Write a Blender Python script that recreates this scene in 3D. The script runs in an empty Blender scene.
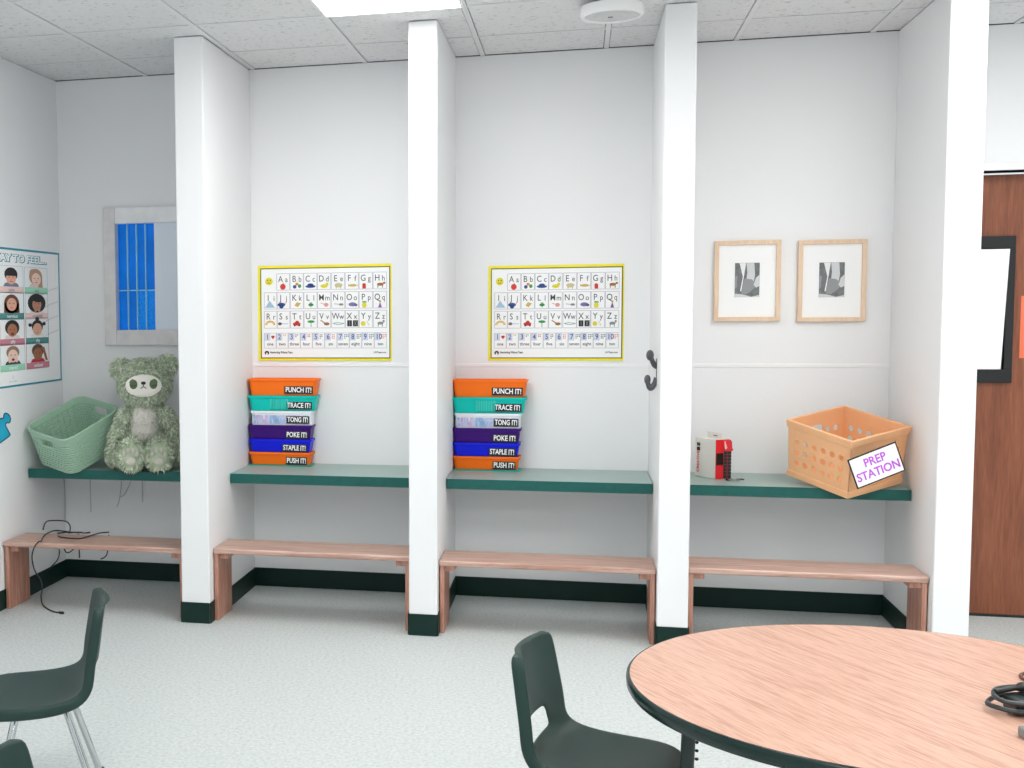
import bpy, bmesh, math, random
from mathutils import Vector, Matrix, Euler
random.seed(7)
PI = math.pi
SC = bpy.context.scene
COL = SC.collection

# ------------------------------------------------------------------ colour / materials
def lin(c):
    return tuple(((v/255)/12.92 if v/255 <= .04045 else ((v/255+.055)/1.055)**2.4) for v in c)
MATS = {}
def mat(name, rgb, rough=.6, metal=0, spec=.5, noise=0, nscale=40, bump=0, bscale=200, emis=0, trans=0, alpha=1, coat=0):
    if name in MATS: return MATS[name]
    m = bpy.data.materials.new(name); m.use_nodes = True
    nt = m.node_tree; b = nt.nodes['Principled BSDF']
    c = lin(rgb)+(1,)
    b.inputs['Base Color'].default_value = c
    b.inputs['Roughness'].default_value = rough
    b.inputs['Metallic'].default_value = metal
    b.inputs['Specular IOR Level'].default_value = spec
    b.inputs['Coat Weight'].default_value = coat
    if trans: b.inputs['Transmission Weight'].default_value = trans
    if alpha < 1: b.inputs['Alpha'].default_value = alpha
    if emis:
        b.inputs['Emission Color'].default_value = c; b.inputs['Emission Strength'].default_value = emis
    tc = nt.nodes.new('ShaderNodeTexCoord')
    if noise:
        n = nt.nodes.new('ShaderNodeTexNoise'); n.inputs['Scale'].default_value = nscale; n.inputs['Detail'].default_value = 4
        nt.links.new(tc.outputs['Object'], n.inputs['Vector'])
        r = nt.nodes.new('ShaderNodeValToRGB')
        r.color_ramp.elements[0].position = .3; r.color_ramp.elements[1].position = .7
        r.color_ramp.elements[0].color = tuple(max(0, v*(1-noise)) for v in c[:3])+(1,)
        r.color_ramp.elements[1].color = tuple(min(1, v*(1+noise)) for v in c[:3])+(1,)
        nt.links.new(n.outputs['Fac'], r.inputs['Fac']); nt.links.new(r.outputs['Color'], b.inputs['Base Color'])
    if bump:
        n = nt.nodes.new('ShaderNodeTexNoise'); n.inputs['Scale'].default_value = bscale; n.inputs['Detail'].default_value = 3
        nt.links.new(tc.outputs['Object'], n.inputs['Vector'])
        bp = nt.nodes.new('ShaderNodeBump'); bp.inputs['Strength'].default_value = bump; bp.inputs['Distance'].default_value = .004
        nt.links.new(n.outputs['Fac'], bp.inputs['Height']); nt.links.new(bp.outputs['Normal'], b.inputs['Normal'])
    MATS[name] = m
    return m

def wood(name, ca, cb, stretch=(1, 14, 14), scale=3., rough=.45, contrast=(.35, .7), fine=.35, rot=(0, 0, 0), coat=0):
    """grain: noise stretched along the board, with fine pore streaks"""
    if name in MATS: return MATS[name]
    m = bpy.data.materials.new(name); m.use_nodes = True
    nt = m.node_tree; b = nt.nodes['Principled BSDF']; b.inputs['Roughness'].default_value = rough
    b.inputs['Coat Weight'].default_value = coat
    tc = nt.nodes.new('ShaderNodeTexCoord')
    mr = nt.nodes.new('ShaderNodeMapping'); mr.inputs['Rotation'].default_value = rot
    mp = nt.nodes.new('ShaderNodeMapping'); mp.inputs['Scale'].default_value = stretch
    nt.links.new(tc.outputs['Object'], mr.inputs['Vector'])
    nt.links.new(mr.outputs['Vector'], mp.inputs['Vector'])
    n1 = nt.nodes.new('ShaderNodeTexNoise'); n1.inputs['Scale'].default_value = scale; n1.inputs['Detail'].default_value = 3; n1.inputs['Distortion'].default_value = 1.2
    n2 = nt.nodes.new('ShaderNodeTexNoise'); n2.inputs['Scale'].default_value = scale*7; n2.inputs['Detail'].default_value = 4
    nt.links.new(mp.outputs['Vector'], n1.inputs['Vector']); nt.links.new(mp.outputs['Vector'], n2.inputs['Vector'])
    mx = nt.nodes.new('ShaderNodeMath'); mx.operation = 'MULTIPLY_ADD'; mx.inputs[1].default_value = fine
    nt.links.new(n2.outputs['Fac'], mx.inputs[0])
    sc = nt.nodes.new('ShaderNodeMath'); sc.operation = 'MULTIPLY'; sc.inputs[1].default_value = 1-fine
    nt.links.new(n1.outputs['Fac'], sc.inputs[0]); nt.links.new(sc.outputs[0], mx.inputs[2])
    r = nt.nodes.new('ShaderNodeValToRGB')
    r.color_ramp.elements[0].position, r.color_ramp.elements[1].position = contrast
    r.color_ramp.elements[0].color = lin(ca)+(1,); r.color_ramp.elements[1].color = lin(cb)+(1,)
    nt.links.new(mx.outputs[0], r.inputs['Fac']); nt.links.new(r.outputs['Color'], b.inputs['Base Color'])
    MATS[name] = m
    return m

def photo_mat(name):
    """black and white overlapping-leaf print, procedural"""
    m = bpy.data.materials.new(name); m.use_nodes = True
    nt = m.node_tree; b = nt.nodes['Principled BSDF']; b.inputs['Roughness'].default_value = .5
    tc = nt.nodes.new('ShaderNodeTexCoord')
    n = nt.nodes.new('ShaderNodeTexNoise'); n.inputs['Scale'].default_value = 60
    nt.links.new(tc.outputs['Object'], n.inputs['Vector'])
    r = nt.nodes.new('ShaderNodeValToRGB')
    r.color_ramp.elements[0].color = lin((70, 74, 74))+(1,); r.color_ramp.elements[1].color = lin((140, 144, 144))+(1,)
    nt.links.new(n.outputs['Fac'], r.inputs['Fac']); nt.links.new(r.outputs['Color'], b.inputs['Base Color'])
    return m

# ------------------------------------------------------------------ mesh builder
class MB:
    def __init__(s):
        s.v = []; s.f = []; s.m = []; s.mats = []; s.M = Matrix()
    def mi(s, m):
        if m not in s.mats: s.mats.append(m)
        return s.mats.index(m)
    def add(s, vs, fs, m):
        k = len(s.v); i = s.mi(m)
        s.v += [tuple(s.M @ Vector(p)) for p in vs]
        s.f += [tuple(k+a for a in f) for f in fs]; s.m += [i]*len(fs)
    def box(s, a, b, m):
        x0, y0, z0 = a; x1, y1, z1 = b
        s.add([(x0,y0,z0),(x1,y0,z0),(x1,y1,z0),(x0,y1,z0),(x0,y0,z1),(x1,y0,z1),(x1,y1,z1),(x0,y1,z1)],
              [(3,2,1,0),(4,5,6,7),(0,1,5,4),(1,2,6,5),(2,3,7,6),(3,0,4,7)], m)
    def loft(s, rings, m, closed=True, cap=(True, True)):
        n = len(rings[0]); vs = [p for r in rings for p in r]; fs = []
        for i in range(len(rings)-1):
            for j in range(n if closed else n-1):
                k = (j+1) % n
                fs.append((i*n+j, i*n+k, (i+1)*n+k, (i+1)*n+j))
        if closed and cap[0]: fs.append(tuple(reversed(range(n))))
        if closed and cap[1]: fs.append(tuple((len(rings)-1)*n+j for j in range(n)))
        s.add(vs, fs, m)
    def prism(s, pts, a, b, m, axis='z'):
        """2-D outline pushed from a to b along an axis"""
        def P(p, t):
            return {'z': (p[0], p[1], t), 'y': (p[0], t, p[1]), 'x': (t, p[0], p[1])}[axis]
        s.loft([[P(p, a) for p in pts], [P(p, b) for p in pts]], m)
    def tube(s, path, r, m, n=8, closed=False):
        path = [Vector(p) for p in path]; rings = []
        N = len(path)
        up = Vector((0, 0, 1)); prev = None
        for i, p in enumerate(path):
            if closed: t = path[(i+1) % N]-path[i-1]
            else: t = (path[min(i+1, N-1)]-path[max(i-1, 0)])
            t.normalize()
            if prev is None:
                a = t.cross(up)
                if a.length < .05: a = t.cross(Vector((1, 0, 0)))
            else: a = prev - t*prev.dot(t)
            a.normalize(); b = t.cross(a); prev = a
            rr = r[i] if isinstance(r, (list, tuple)) else r
            rings.append([tuple(p+a*math.cos(2*PI*k/n)*rr+b*math.sin(2*PI*k/n)*rr) for k in range(n)])
        if closed: rings.append(rings[0]); s.loft(rings, m, cap=(False, False))
        else: s.loft(rings, m)
    def lathe(s, prof, m, n=32, c=(0, 0, 0)):
        rings = [[(c[0]+r*math.cos(2*PI*k/n), c[1]+r*math.sin(2*PI*k/n), c[2]+z) for k in range(n)] for r, z in prof]
        s.loft(rings, m)
    def ell(s, c, r, m, n=16, k=10):
        rings = []
        for i in range(k+1):
            a = -PI/2+PI*i/k; ca = max(math.cos(a), .02)
            rings.append([(c[0]+r[0]*ca*math.cos(2*PI*j/n), c[1]+r[1]*ca*math.sin(2*PI*j/n), c[2]+r[2]*math.sin(a)) for j in range(n)])
        s.loft(rings, m)
    def flat(s, pts, m):
        s.add(pts, [tuple(range(len(pts)))], m)
    def text(s, body, size, m, M, bold=0, ext=0, align='CENTER', sx=1., fit=None):
        cu = bpy.data.curves.new('t', 'FONT'); cu.body = body; cu.size = size; cu.offset = bold; cu.extrude = ext
        cu.align_x = align; cu.align_y = 'CENTER'; cu.resolution_u = 3
        o = bpy.data.objects.new('t', cu); COL.objects.link(o)
        bpy.context.view_layer.update()
        dg = bpy.context.evaluated_depsgraph_get()
        me = bpy.data.meshes.new_from_object(o.evaluated_get(dg))
        if fit:
            xs = [v.co.x for v in me.vertices]; sx = fit/(max(xs)-min(xs))
        T = M @ Matrix.Diagonal((sx, 1, 1, 1))
        s.add([tuple(T @ v.co) for v in me.vertices], [tuple(p.vertices) for p in me.polygons], m)
        bpy.data.objects.remove(o); bpy.data.curves.remove(cu); bpy.data.meshes.remove(me)
    def build(s, name, parent=None, smooth=False, bevel=0, kind=None, label=None, seg=2):
        me = bpy.data.meshes.new(name); me.from_pydata(s.v, [], s.f)
        for m in s.mats: me.materials.append(m)
        me.polygons.foreach_set('material_index', s.m)
        bm = bmesh.new(); bm.from_mesh(me); bmesh.ops.recalc_face_normals(bm, faces=bm.faces)
        bm.to_mesh(me); bm.free()
        if smooth:
            me.polygons.foreach_set('use_smooth', [True]*len(me.polygons))
            try: me.set_sharp_from_angle(angle=math.radians(40))
            except Exception: pass
        me.update()
        o = bpy.data.objects.new(name, me); COL.objects.link(o)
        if parent: o.parent = parent
        if bevel:
            md = o.modifiers.new('bevel', 'BEVEL'); md.width = bevel; md.segments = seg; md.limit_method = 'ANGLE'; md.angle_limit = math.radians(40)
        if kind: o['kind'] = kind
        if label: o['label'] = label
        return o

def noflip(o):            # flat printed sheets: nothing to do, kept for clarity
    return o
def tag(o, label, cat, group=None):
    o['label'] = label; o['category'] = cat
    if group: o['group'] = group
    return o
def thing(name, label, cat, loc=(0, 0, 0), rz=0, group=None):
    o = bpy.data.objects.new(name, None); COL.objects.link(o); o.empty_display_size = .1
    o.location = loc; o.rotation_euler = (0, 0, rz)
    return tag(o, label, cat, group)
def dup(root, loc, rz=None, label=None, scale=None):
    r = root.copy(); COL.objects.link(r); r.location = loc
    if rz is not None: r.rotation_euler = (0, 0, rz)
    if scale: r.scale = scale
    if label: r['label'] = label
    for ch in list(root.children):
        c = ch.copy(); COL.objects.link(c); c.parent = r
        for g in ch.children:
            d = g.copy(); COL.objects.link(d); d.parent = c
    return r
def rrect(L, W, r, n=6):
    pts = []
    for cx, cy, a0 in ((L/2-r, W/2-r, 0), (-L/2+r, W/2-r, PI/2), (-L/2+r, -W/2+r, PI), (L/2-r, -W/2+r, 3*PI/2)):
        for i in range(n+1):
            a = a0+PI/2*i/n; pts.append((cx+r*math.cos(a), cy+r*math.sin(a)))
    return pts
def smooth_path(pts, sub=6):
    pts = [Vector(p) for p in pts]; out = []
    for i in range(len(pts)-1):
        p0, p1, p2, p3 = pts[max(i-1, 0)], pts[i], pts[i+1], pts[min(i+2, len(pts)-1)]
        for k in range(sub):
            t = k/sub
            out.append(.5*((2*p1)+(p2-p0)*t+(2*p0-5*p1+4*p2-p3)*t*t+(3*p1-p0-3*p2+p3)*t**3))
    out.append(pts[-1]); return out

# ------------------------------------------------------------------ palette
WALL = mat('wall_paint', (240, 240, 241), .55, bump=.06, bscale=120)
CEIL = None
BASE = mat('green_vinyl_base', (11, 42, 36), .45, spec=.25)
SHELF_TOP = mat('shelf_laminate', (150, 172, 166), .35)
SHELF_EDGE = mat('shelf_edge', (30, 94, 88), .45, spec=.3, noise=.08, nscale=30)
BENCH = wood('bench_wood', (172, 130, 114), (212, 180, 166), (1, 16, 16), 2.5, .4, (.34, .64))
BENCHV = wood('bench_wood_upright', (164, 108, 88), (204, 154, 134), (14, 14, 1), 2.5, .4, (.34, .64))
DOORW = wood('door_veneer', (112, 58, 34), (152, 90, 60), (10, 10, .8), 1.6, .4, (.3, .7), fine=.5)
TABLE = wood('table_laminate', (176, 128, 107), (210, 168, 147), (.9, 17, 8), 2.6, .38, (.36, .56), fine=.6, rot=(0, 0, 1.05))
TEDGE = mat('table_edge_vinyl', (15, 40, 36), .25, spec=.4)
CHAIR = mat('chair_plastic', (34, 57, 52), .45, spec=.3, bump=.12, bscale=500)
CHROME = mat('chrome', (200, 204, 204), .16, metal=1)
DARKMETAL = mat('dark_metal', (22, 40, 38), .35)
BLACK = mat('black_plastic', (18, 19, 20), .4)
GREY = mat('grey_plastic', (118, 124, 124), .4)
WHITE = mat('white_paint', (244, 244, 244), .5)
PAPER = mat('paper_white', (250, 250, 250), .7)
PALEW = wood('pale_frame_wood', (226, 194, 162), (240, 214, 186), (8, 8, 1), 6, .5)

# ceiling tile: pale grey with sparse dark pits
def speckle(name, base, pit, scale, lo, hi, rough=.8, fscale=None, famt=.0):
    m = bpy.data.materials.new(name); m.use_nodes = True
    nt = m.node_tree; b = nt.nodes['Principled BSDF']; b.inputs['Roughness'].default_value = rough
    tc = nt.nodes.new('ShaderNodeTexCoord')
    n = nt.nodes.new('ShaderNodeTexNoise'); n.inputs['Scale'].default_value = scale; n.inputs['Detail'].default_value = 5; n.inputs['Roughness'].default_value = .7
    nt.links.new(tc.outputs['Object'], n.inputs['Vector'])
    r = nt.nodes.new('ShaderNodeValToRGB')
    r.color_ramp.elements[0].position = lo; r.color_ramp.elements[1].position = hi
    r.color_ramp.elements[0].color = lin(pit)+(1,); r.color_ramp.elements[1].color = lin(base)+(1,)
    nt.links.new(n.outputs['Fac'], r.inputs['Fac']); nt.links.new(r.outputs['Color'], b.inputs['Base Color'])
    return m
CEIL = speckle('ceiling_tile', (226, 226, 226), (176, 176, 176), 38, .3, .44)
FLOOR = speckle('speckled_vinyl_floor', (208, 213, 212), (184, 190, 189), 70, .36, .58, .5)

# ------------------------------------------------------------------ the place (metres, from the fit)
CAMZ = 1.5098
YF, YB = 5.5632, 6.4126            # fronts of the partition walls, back wall
H = 2.8043
BB = .1019
XW = -2.85                          # left wall
FINS = [(-1.8704, -1.7277), (-.7583, -.6275), (.3434, .475), (1.4496, 1.5893)]
ST, SB, SF = .6855, .6381, 5.9323   # shelf top, underside, front edge
BAYS = [(XW, FINS[0][0]), (FINS[0][1], FINS[1][0]), (FINS[1][1], FINS[2][0]), (FINS[2][1], FINS[3][0])]
XR, Y0 = 5.2, -3.2                  # room limits to the right and behind
T = .12

m = MB(); m.box((XW-T, Y0, -.1), (XR, 7.2, 0), FLOOR); m.build('floor', kind='structure')
m = MB()
m.box((XW-T, 4.9, 0), (XW, YB, H), WALL); m.box((XW-T, Y0, 0), (XW, -2.2, H), WALL)
m.box((XW-T, -2.2, 0), (XW, 4.9, .55), WALL); m.box((XW-T, -2.2, 2.55), (XW, 4.9, H), WALL)
for y in (.1, 2.5): m.box((XW-T, y-.06, .55), (XW, y+.06, 2.55), WALL)
m.build('wall_left', kind='structure')
# back wall, with a window opening in the first bay and a door opening right of the last partition
WX0, WX1, WZ0, WZ1 = -2.575, -1.93, 1.33, 2.092
DX0, DX1, DZ = 1.70, 2.62, 2.135
m = MB()
m.box((XW-T, YB, 0), (WX0, YB+T, H), WALL)
m.box((WX0, YB, 0), (WX1, YB+T, WZ0), WALL)
m.box((WX0, YB, WZ1), (WX1, YB+T, H), WALL)
m.box((WX1, YB, 0), (DX0, YB+T, H), WALL)
m.box((DX0, YB, DZ), (DX1, YB+T, H), WALL)
m.box((DX1, YB, 0), (XR, YB+T, H), WALL)
m.build('wall_back', kind='structure')
m = MB()
m.box((XR, 5.2, 0), (XR+T, 7.2, H), WALL); m.box((XR, Y0, 0), (XR+T, -2.2, H), WALL)
m.box((XR, -2.2, 0), (XR+T, 5.2, .55), WALL); m.box((XR, -2.2, 2.55), (XR+T, 5.2, H), WALL)  # unseen openings added in this wall to let in more sky light
for y in (.2, 2.7): m.box((XR, y-.06, .55), (XR+T, y+.06, 2.55), WALL)
m.build('wall_right', kind='structure')
for i, (a, b) in enumerate(FINS):
    m = MB(); m.box((a, YF, 0), (b, YB, H), WALL)
    m.build('wall_partition', kind='structure', bevel=.006)

# baseboards: one run round each bay, and a short piece on each partition's end
bt_ = .006
for (a, b) in BAYS:
    m = MB()
    m.box((a, YB-bt_, 0), (b, YB, BB), BASE)
    if a == XW: m.box((a, Y0, 0), (a+bt_, YB-bt_, BB), BASE)
    else: m.box((a, YF, 0), (a+bt_, YB-bt_, BB), BASE)
    m.box((b-bt_, YF, 0), (b, YB-bt_, BB), BASE)
    m.build('baseboard_back', kind='structure', bevel=.002)
for (a, b) in FINS:
    if a > 1.4: continue
    m = MB(); m.box((a, YF-bt_, 0), (b, YF, BB), BASE)
    m.build('baseboard_partition', kind='structure', bevel=.002)

# faint white joint strip across the back wall
for k, (a, b) in enumerate(BAYS[1:]):
    m = MB(); m.box((a, YB-.004, 1.212), (b, YB, 1.23), WHITE); m.build('trim_%d' % (k+1), kind='structure', bevel=.0015)

# ceiling: dark sheet painting shade into the gaps, lay-in tiles and the T-bar grid
GX, GY, G = .118, 5.98, .6096
DARK = mat('gap_shade_dark', (70, 70, 72), .9)
TBAR = mat('t_bar', (226, 226, 226), .5)
XC0, XC1 = XW-T, XR
lights_xy = []
for gx in (-1.1012, 1.3372, 3.7756):
    for gy in (4.1512, 1.7128, -.7256): lights_xy.append((gx, gy))
def is_light(x, y):
    return any(lx-.05 < x < lx+.55 and ly-.05 < y < ly+1.15 for lx, ly in lights_xy)
mc = MB()
mc.box((XC0, Y0, H+.02), (XC1, 7.2, H+.08), DARK)
i0, i1 = int((XC0-GX)//G), int((XC1-GX)//G)+1
j0, j1 = int((Y0-GY)//G), int((YB-GY)//G)+1
for i in range(i0, i1):
    for j in range(j0, j1):
        x0, y0 = GX+i*G, GY+j*G
        if is_light(x0, y0): continue
        a = max(x0+.015, XC0); b = min(x0+G-.015, XC1); c = max(y0+.015, Y0); d = min(y0+G-.015, YB-.006)
        if b-a < .03 or d-c < .03: continue
        mc.box((a, c, H+.004), (b, d, H+.019), CEIL)
ceiling = mc.build('ceiling', kind='structure')
m = MB()
for i in range(i0, i1+1):
    x = GX+i*G
    if XC0 < x < XC1: m.box((x-.0115, Y0, H), (x+.0115, YB-.004, H+.014), TBAR)
for j in range(j0, j1+1):
    y = GY+j*G
    if Y0 < y < YB-.02:
        m.box((XC0, y-.0115, H+.001), (XC1, y+.0115, H+.013), TBAR)
g = m.build('ceiling_grid', kind='structure'); g.parent = ceiling

# fluorescent troffers
LAMP = mat('lamp_diffuser', (255, 255, 253), .5, emis=13)
root = None
for k, (lx, ly) in enumerate(lights_xy):
    if root is None:
        root = thing('ceiling_light', 'bright fluorescent ceiling panel recessed above the second bay, left of the smoke detector', 'ceiling light', (lx+.3048, ly+G, H))
        m = MB()
        for (a, b, c, d) in ((-.302, -.292, -.607, .607), (.292, .302, -.607, .607), (-.292, .292, -.607, -.597), (-.292, .292, .597, .607)):
            m.box((a, c, -.004), (b, d, .016), WHITE)
        m.build('light_frame', root)
        m = MB(); m.box((-.292, -.597, -.002), (.292, .597, .012), LAMP); m.build('diffuser', root)
    else:
        o = dup(root, (lx+.3048, ly+G, H), label='recessed fluorescent ceiling panel in the room in front of the benches')
        o['group'] = 'recessed ceiling lights outside the bays'

# round white smoke detector / speaker hanging just under the tiles
det = thing('smoke_detector', 'round white disc-shaped detector on the ceiling above the third bay', 'smoke detector', (.122, 5.47, H))
m = MB(); m.lathe([(.075, 0), (.08, -.02), (.07, -.03)], GREY, 40); m.build('mount', det, smooth=True)
m = MB(); m.lathe([(.10, -.012), (.128, -.016), (.131, -.05), (.126, -.060), (.116, -.060), (.113, -.052)], WHITE, 48); m.build('cover_rim', det, smooth=True)
m = MB(); m.lathe([(.113, -.050), (.112, -.054), (.078, -.055), (.074, -.059), (.02, -.060)], mat('detector_face', (206, 206, 206), .6), 48); m.build('cover_face', det, smooth=True)
m = MB(); m.box((-.016, -.004, -.0625), (.004, .004, -.058), mat('sensor_slot', (110, 100, 92), .5)); m.build('indicator', det)

# ------------------------------------------------------------------ window_1 in the first bay
WF = mat('window_frame_beige', (226, 222, 222), .5, noise=.06, nscale=20)
WFT = mat('window_frame_white', (242, 242, 244), .5, noise=.04, nscale=20)
WBLUE = mat('blue_daylight_glass', (0, 108, 206), .25, spec=.2, noise=.3, nscale=6, emis=.35)
WBLUE2 = mat('blue_textured_glass', (10, 124, 214), .4, spec=.2, noise=.45, nscale=90, emis=.35)
WBLIND = mat('white_roller_blind', (228, 238, 248), .7)  # plain white blind over the right part of the window
wx = WX0
m = MB()
m.box((WX0, YB-.03, WZ0), (WX0+.07, YB+.06, WZ1), WF)
m.box((WX0+.07, YB-.03, WZ0), (WX1, YB+.06, WZ0+.085), WF)
m.box((WX0+.07, YB-.03, WZ1-.088), (WX1-.0, YB+.06, WZ1), WFT)
m.box((WX1-.05, YB-.03, WZ0+.085), (WX1, YB+.06, WZ1-.088), WF)
win = m.build('window_1', kind='structure', bevel=.004)
gz0, gz1 = WZ0+.085, WZ1-.088; gx0 = WX0+.07; zm = gz0+.22
m = MB(); m.box((gx0, YB+.02, zm), (WX1-.05, YB+.03, gz1), WBLUE); m.box((gx0, YB+.02, gz0), (gx0+.105, YB+.03, zm), WBLUE)
m.box((gx0+.105, YB+.02, gz0), (WX1-.05, YB+.03, zm), WBLUE2); m.build('window_pane', win, kind='structure')
CY = mat('pale_cyan_bar', (150, 216, 240), .5)
m = MB()
for dx in (.058, .112, .165): m.box((gx0+dx-.003, YB+.005, gz0), (gx0+dx+.003, YB+.02, gz1 if dx < .15 else gz1), CY)
m.box((gx0, YB+.006, zm-.003), (WX1-.05, YB+.019, zm+.003), CY)
m.build('window_muntin', win, kind='structure')
m = MB(); m.box((gx0+.222, YB-.006, gz0), (WX1-.05, YB-.001, gz1), WBLIND); m.build('window_blind', win, kind='structure')

# ------------------------------------------------------------------ door at the right
m = MB(); m.box((DX0+.004, 6.49, .012), (DX1-.004, 6.535, DZ-.012), DOORW); door = m.build('door_1', kind='structure', bevel=.002)
m = MB(); m.tube([(DX1-.07, 6.49, 1.0), (DX1-.07, 6.45, 1.0)], .012, CHROME); m.tube([(DX1-.06, 6.45, 1.0), (DX1-.17, 6.45, 1.0)], .010, CHROME)
m.build('door_handle', door, smooth=True, kind='structure')
m = MB()
m.box((DX0-.05, YB-.012, DZ), (DX1+.05, YB+.13, DZ+.035), WHITE)
m.box((DX0-.05, YB-.012, 0), (DX0, YB+.13, DZ), WHITE); m.box((DX1, YB-.012, 0), (DX1+.05, YB+.13, DZ), WHITE)
m.build('trim_4', kind='structure', bevel=.004)
m = MB(); m.box((DX0, 6.49, 0), (DX1, 6.54, .01), DARKMETAL); m.build('trim_5', kind='structure')
# notice holder with a white sheet, and an orange card
nh = thing('notice_holder', 'black framed notice holder with a blank white sheet on the brown door', 'notice holder', (1.84, 6.487, 1.486))
m = MB(); o_ = [(-.155, -.35), (.155, -.35), (.155, .35), (-.155, .35)]
m.box((-.155, -.02, .29), (.155, 0, .348), BLACK); m.box((-.155, -.02, -.348), (.155, 0, -.285), BLACK)
m.box((-.155, -.02, -.285), (-.118, 0, .29), BLACK); m.box((.118, -.02, -.285), (.155, 0, .29), BLACK); m.box((-.118, -.006, -.285), (.118, 0, .29), BLACK)
m.build('holder_frame', nh, bevel=.003)
m = MB(); m.flat([(-.12, -.024, -.283), (.105, -.024, -.283), (.128, -.024, .286), (-.12, -.024, .286)], PAPER)
m.add([(-.12, -.0235, -.283), (.105, -.0235, -.283), (.128, -.0235, .286), (-.12, -.0235, .286)], [(3, 2, 1, 0)], PAPER)
m.build('notice_sheet', nh)
m = MB(); m.box((2.03, 6.4885, 1.255), (2.20, 6.4898, 1.55), mat('orange_card', (240, 118, 84), .6))
tag(m.build('door_card'), 'orange card stuck on the brown door beside the black notice holder', 'card')

# ------------------------------------------------------------------ shelves and benches
shelf_lab = ['green shelf in the leftmost bay, under the basket and the teddy bear',
             'green shelf carrying the stack of bins that stands nearer the teddy bear',
             'green shelf carrying the stack of bins in the middle bay',
             'green shelf carrying the orange crate and the white box']
bench_lab = ['wooden bench in the leftmost bay with a tangle of black cords on it',
             'wooden bench between the first and second white partitions, behind the left chair',
             'wooden bench in the middle bay with both side panels showing',
             'wooden bench under the orange crate, partly behind the round table']
for k, (a, b) in enumerate(BAYS):
    w = b-a-.008; cx = (a+b)/2
    s = thing('wall_shelf', shelf_lab[k], 'shelf', (cx, 0, 0), 0, 'green shelves in the bays')
    x0 = -w/2
    m = MB(); m.box((x0, SF+.008, SB), (w/2, YB-.002, ST), SHELF_TOP); m.build('shelf_board', s)
    m = MB(); m.box((x0, SF, SB-.001), (w/2, SF+.0078, ST+.0002), SHELF_EDGE); m.build('edge_band', s, bevel=.0015, label='dark green front edge')
    t = thing('wooden_bench', bench_lab[k], 'bench', (cx, 0, 0), 0, 'wooden benches in the bays')
    w2 = (b-a)/2-(.003 if k else .008); yb0, yb1 = 5.6136, 5.879; bz = .3565+(-.004, .004, -.010, .004)[k]
    m = MB(); m.box((-w2, yb0, bz-.027), (w2, yb1, bz), BENCH); m.build('seat_board', t, bevel=.007, seg=3)
    for sgn in (-1, 1):
        xo = sgn*(w2-.002); xi = sgn*(w2-.023)
        m = MB(); m.box((min(xo, xi), yb0+.014, 0.0), (max(xo, xi), yb1-.014, bz-.027), BENCHV); m.build('side_panel', t, bevel=.003)
        xj = sgn*(w2-.07)
        m = MB(); m.box((min(xi, xj), yb0+.03, bz-.055), (max(xi, xj), yb1-.03, bz-.027), BENCHV); m.build('cleat', t, bevel=.002)

# ------------------------------------------------------------------ alphabet posters
YEL = mat('poster_yellow', (246, 232, 36), .6); OLIVE = mat('poster_dark_line', (84, 78, 30), .6)
INK = mat('print_grey', (70, 72, 76), .7); LINE = mat('print_line', (196, 192, 200), .7); INKB = mat('print_black', (20, 20, 22), .7)
def ink(r, g, b): return mat('print_%d_%d_%d' % (r, g, b), (r, g, b), .7)
class Print:
    """flat print in a vertical plane: u right, v up, drawn slightly proud of the sheet"""
    def __init__(s, mb, frame, flip=False): s.mb = mb; s.fr = frame; s.d = .0008
    def P(s, u, v, d=None):
        return s.fr(u, v, s.d if d is None else d)
    def poly(s, pts, m): s.mb.flat([s.P(*p) for p in pts], m)
    def rect(s, x0, y0, x1, y1, m): s.poly([(x0, y0), (x1, y0), (x1, y1), (x0, y1)], m)
    def ell(s, cx, cy, rx, ry, m, n=18, a0=0, a1=2*PI):
        s.poly([(cx+rx*math.cos(a0+(a1-a0)*i/(n if a1-a0 < 6.28 else n)), cy+ry*math.sin(a0+(a1-a0)*i/n)) for i in range(n if a1-a0 > 6.28 else n+1)], m)
    def line(s, x0, y0, x1, y1, t, m):
        dx, dy = x1-x0, y1-y0; l = math.hypot(dx, dy) or 1; nx, ny = -dy/l*t/2, dx/l*t/2
        s.poly([(x0+nx, y0+ny), (x1+nx, y1+ny), (x1-nx, y1-ny), (x0-nx, y0-ny)], m)
    def box(s, x0, y0, x1, y1, t, m):
        s.line(x0, y0, x1, y0, t, m); s.line(x0, y1, x1, y1, t, m); s.line(x0, y0, x0, y1, t, m); s.line(x1, y0, x1, y1, t, m)
    def text(s, body, u, v, size, m, bold=0, align='CENTER', sx=1., rot=0, fit=None):
        o = Vector(s.P(u, v)); ex = Vector(s.P(u+1, v))-o; ey = Vector(s.P(u, v+1))-o; n = ex.cross(ey)
        if n.length < 1e-9: n = Vector((0, -1, 0))
        n.normalize()
        if n.dot(Vector(s.P(u, v, 1))-o) < 0: n = -n
        M = Matrix(((ex.x, ey.x, n.x, o.x), (ex.y, ey.y, n.y, o.y), (ex.z, ey.z, n.z, o.z), (0, 0, 0, 1)))
        M = M @ Matrix.Rotation(rot, 4, 'Z')
        s.mb.text(body, size, m, M, bold, 0, align, sx, fit)
def sheet(m, w, h, mtl, t=.003):
    m.box((-w/2, 0, -h/2), (w/2, t, h/2), mtl)

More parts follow.
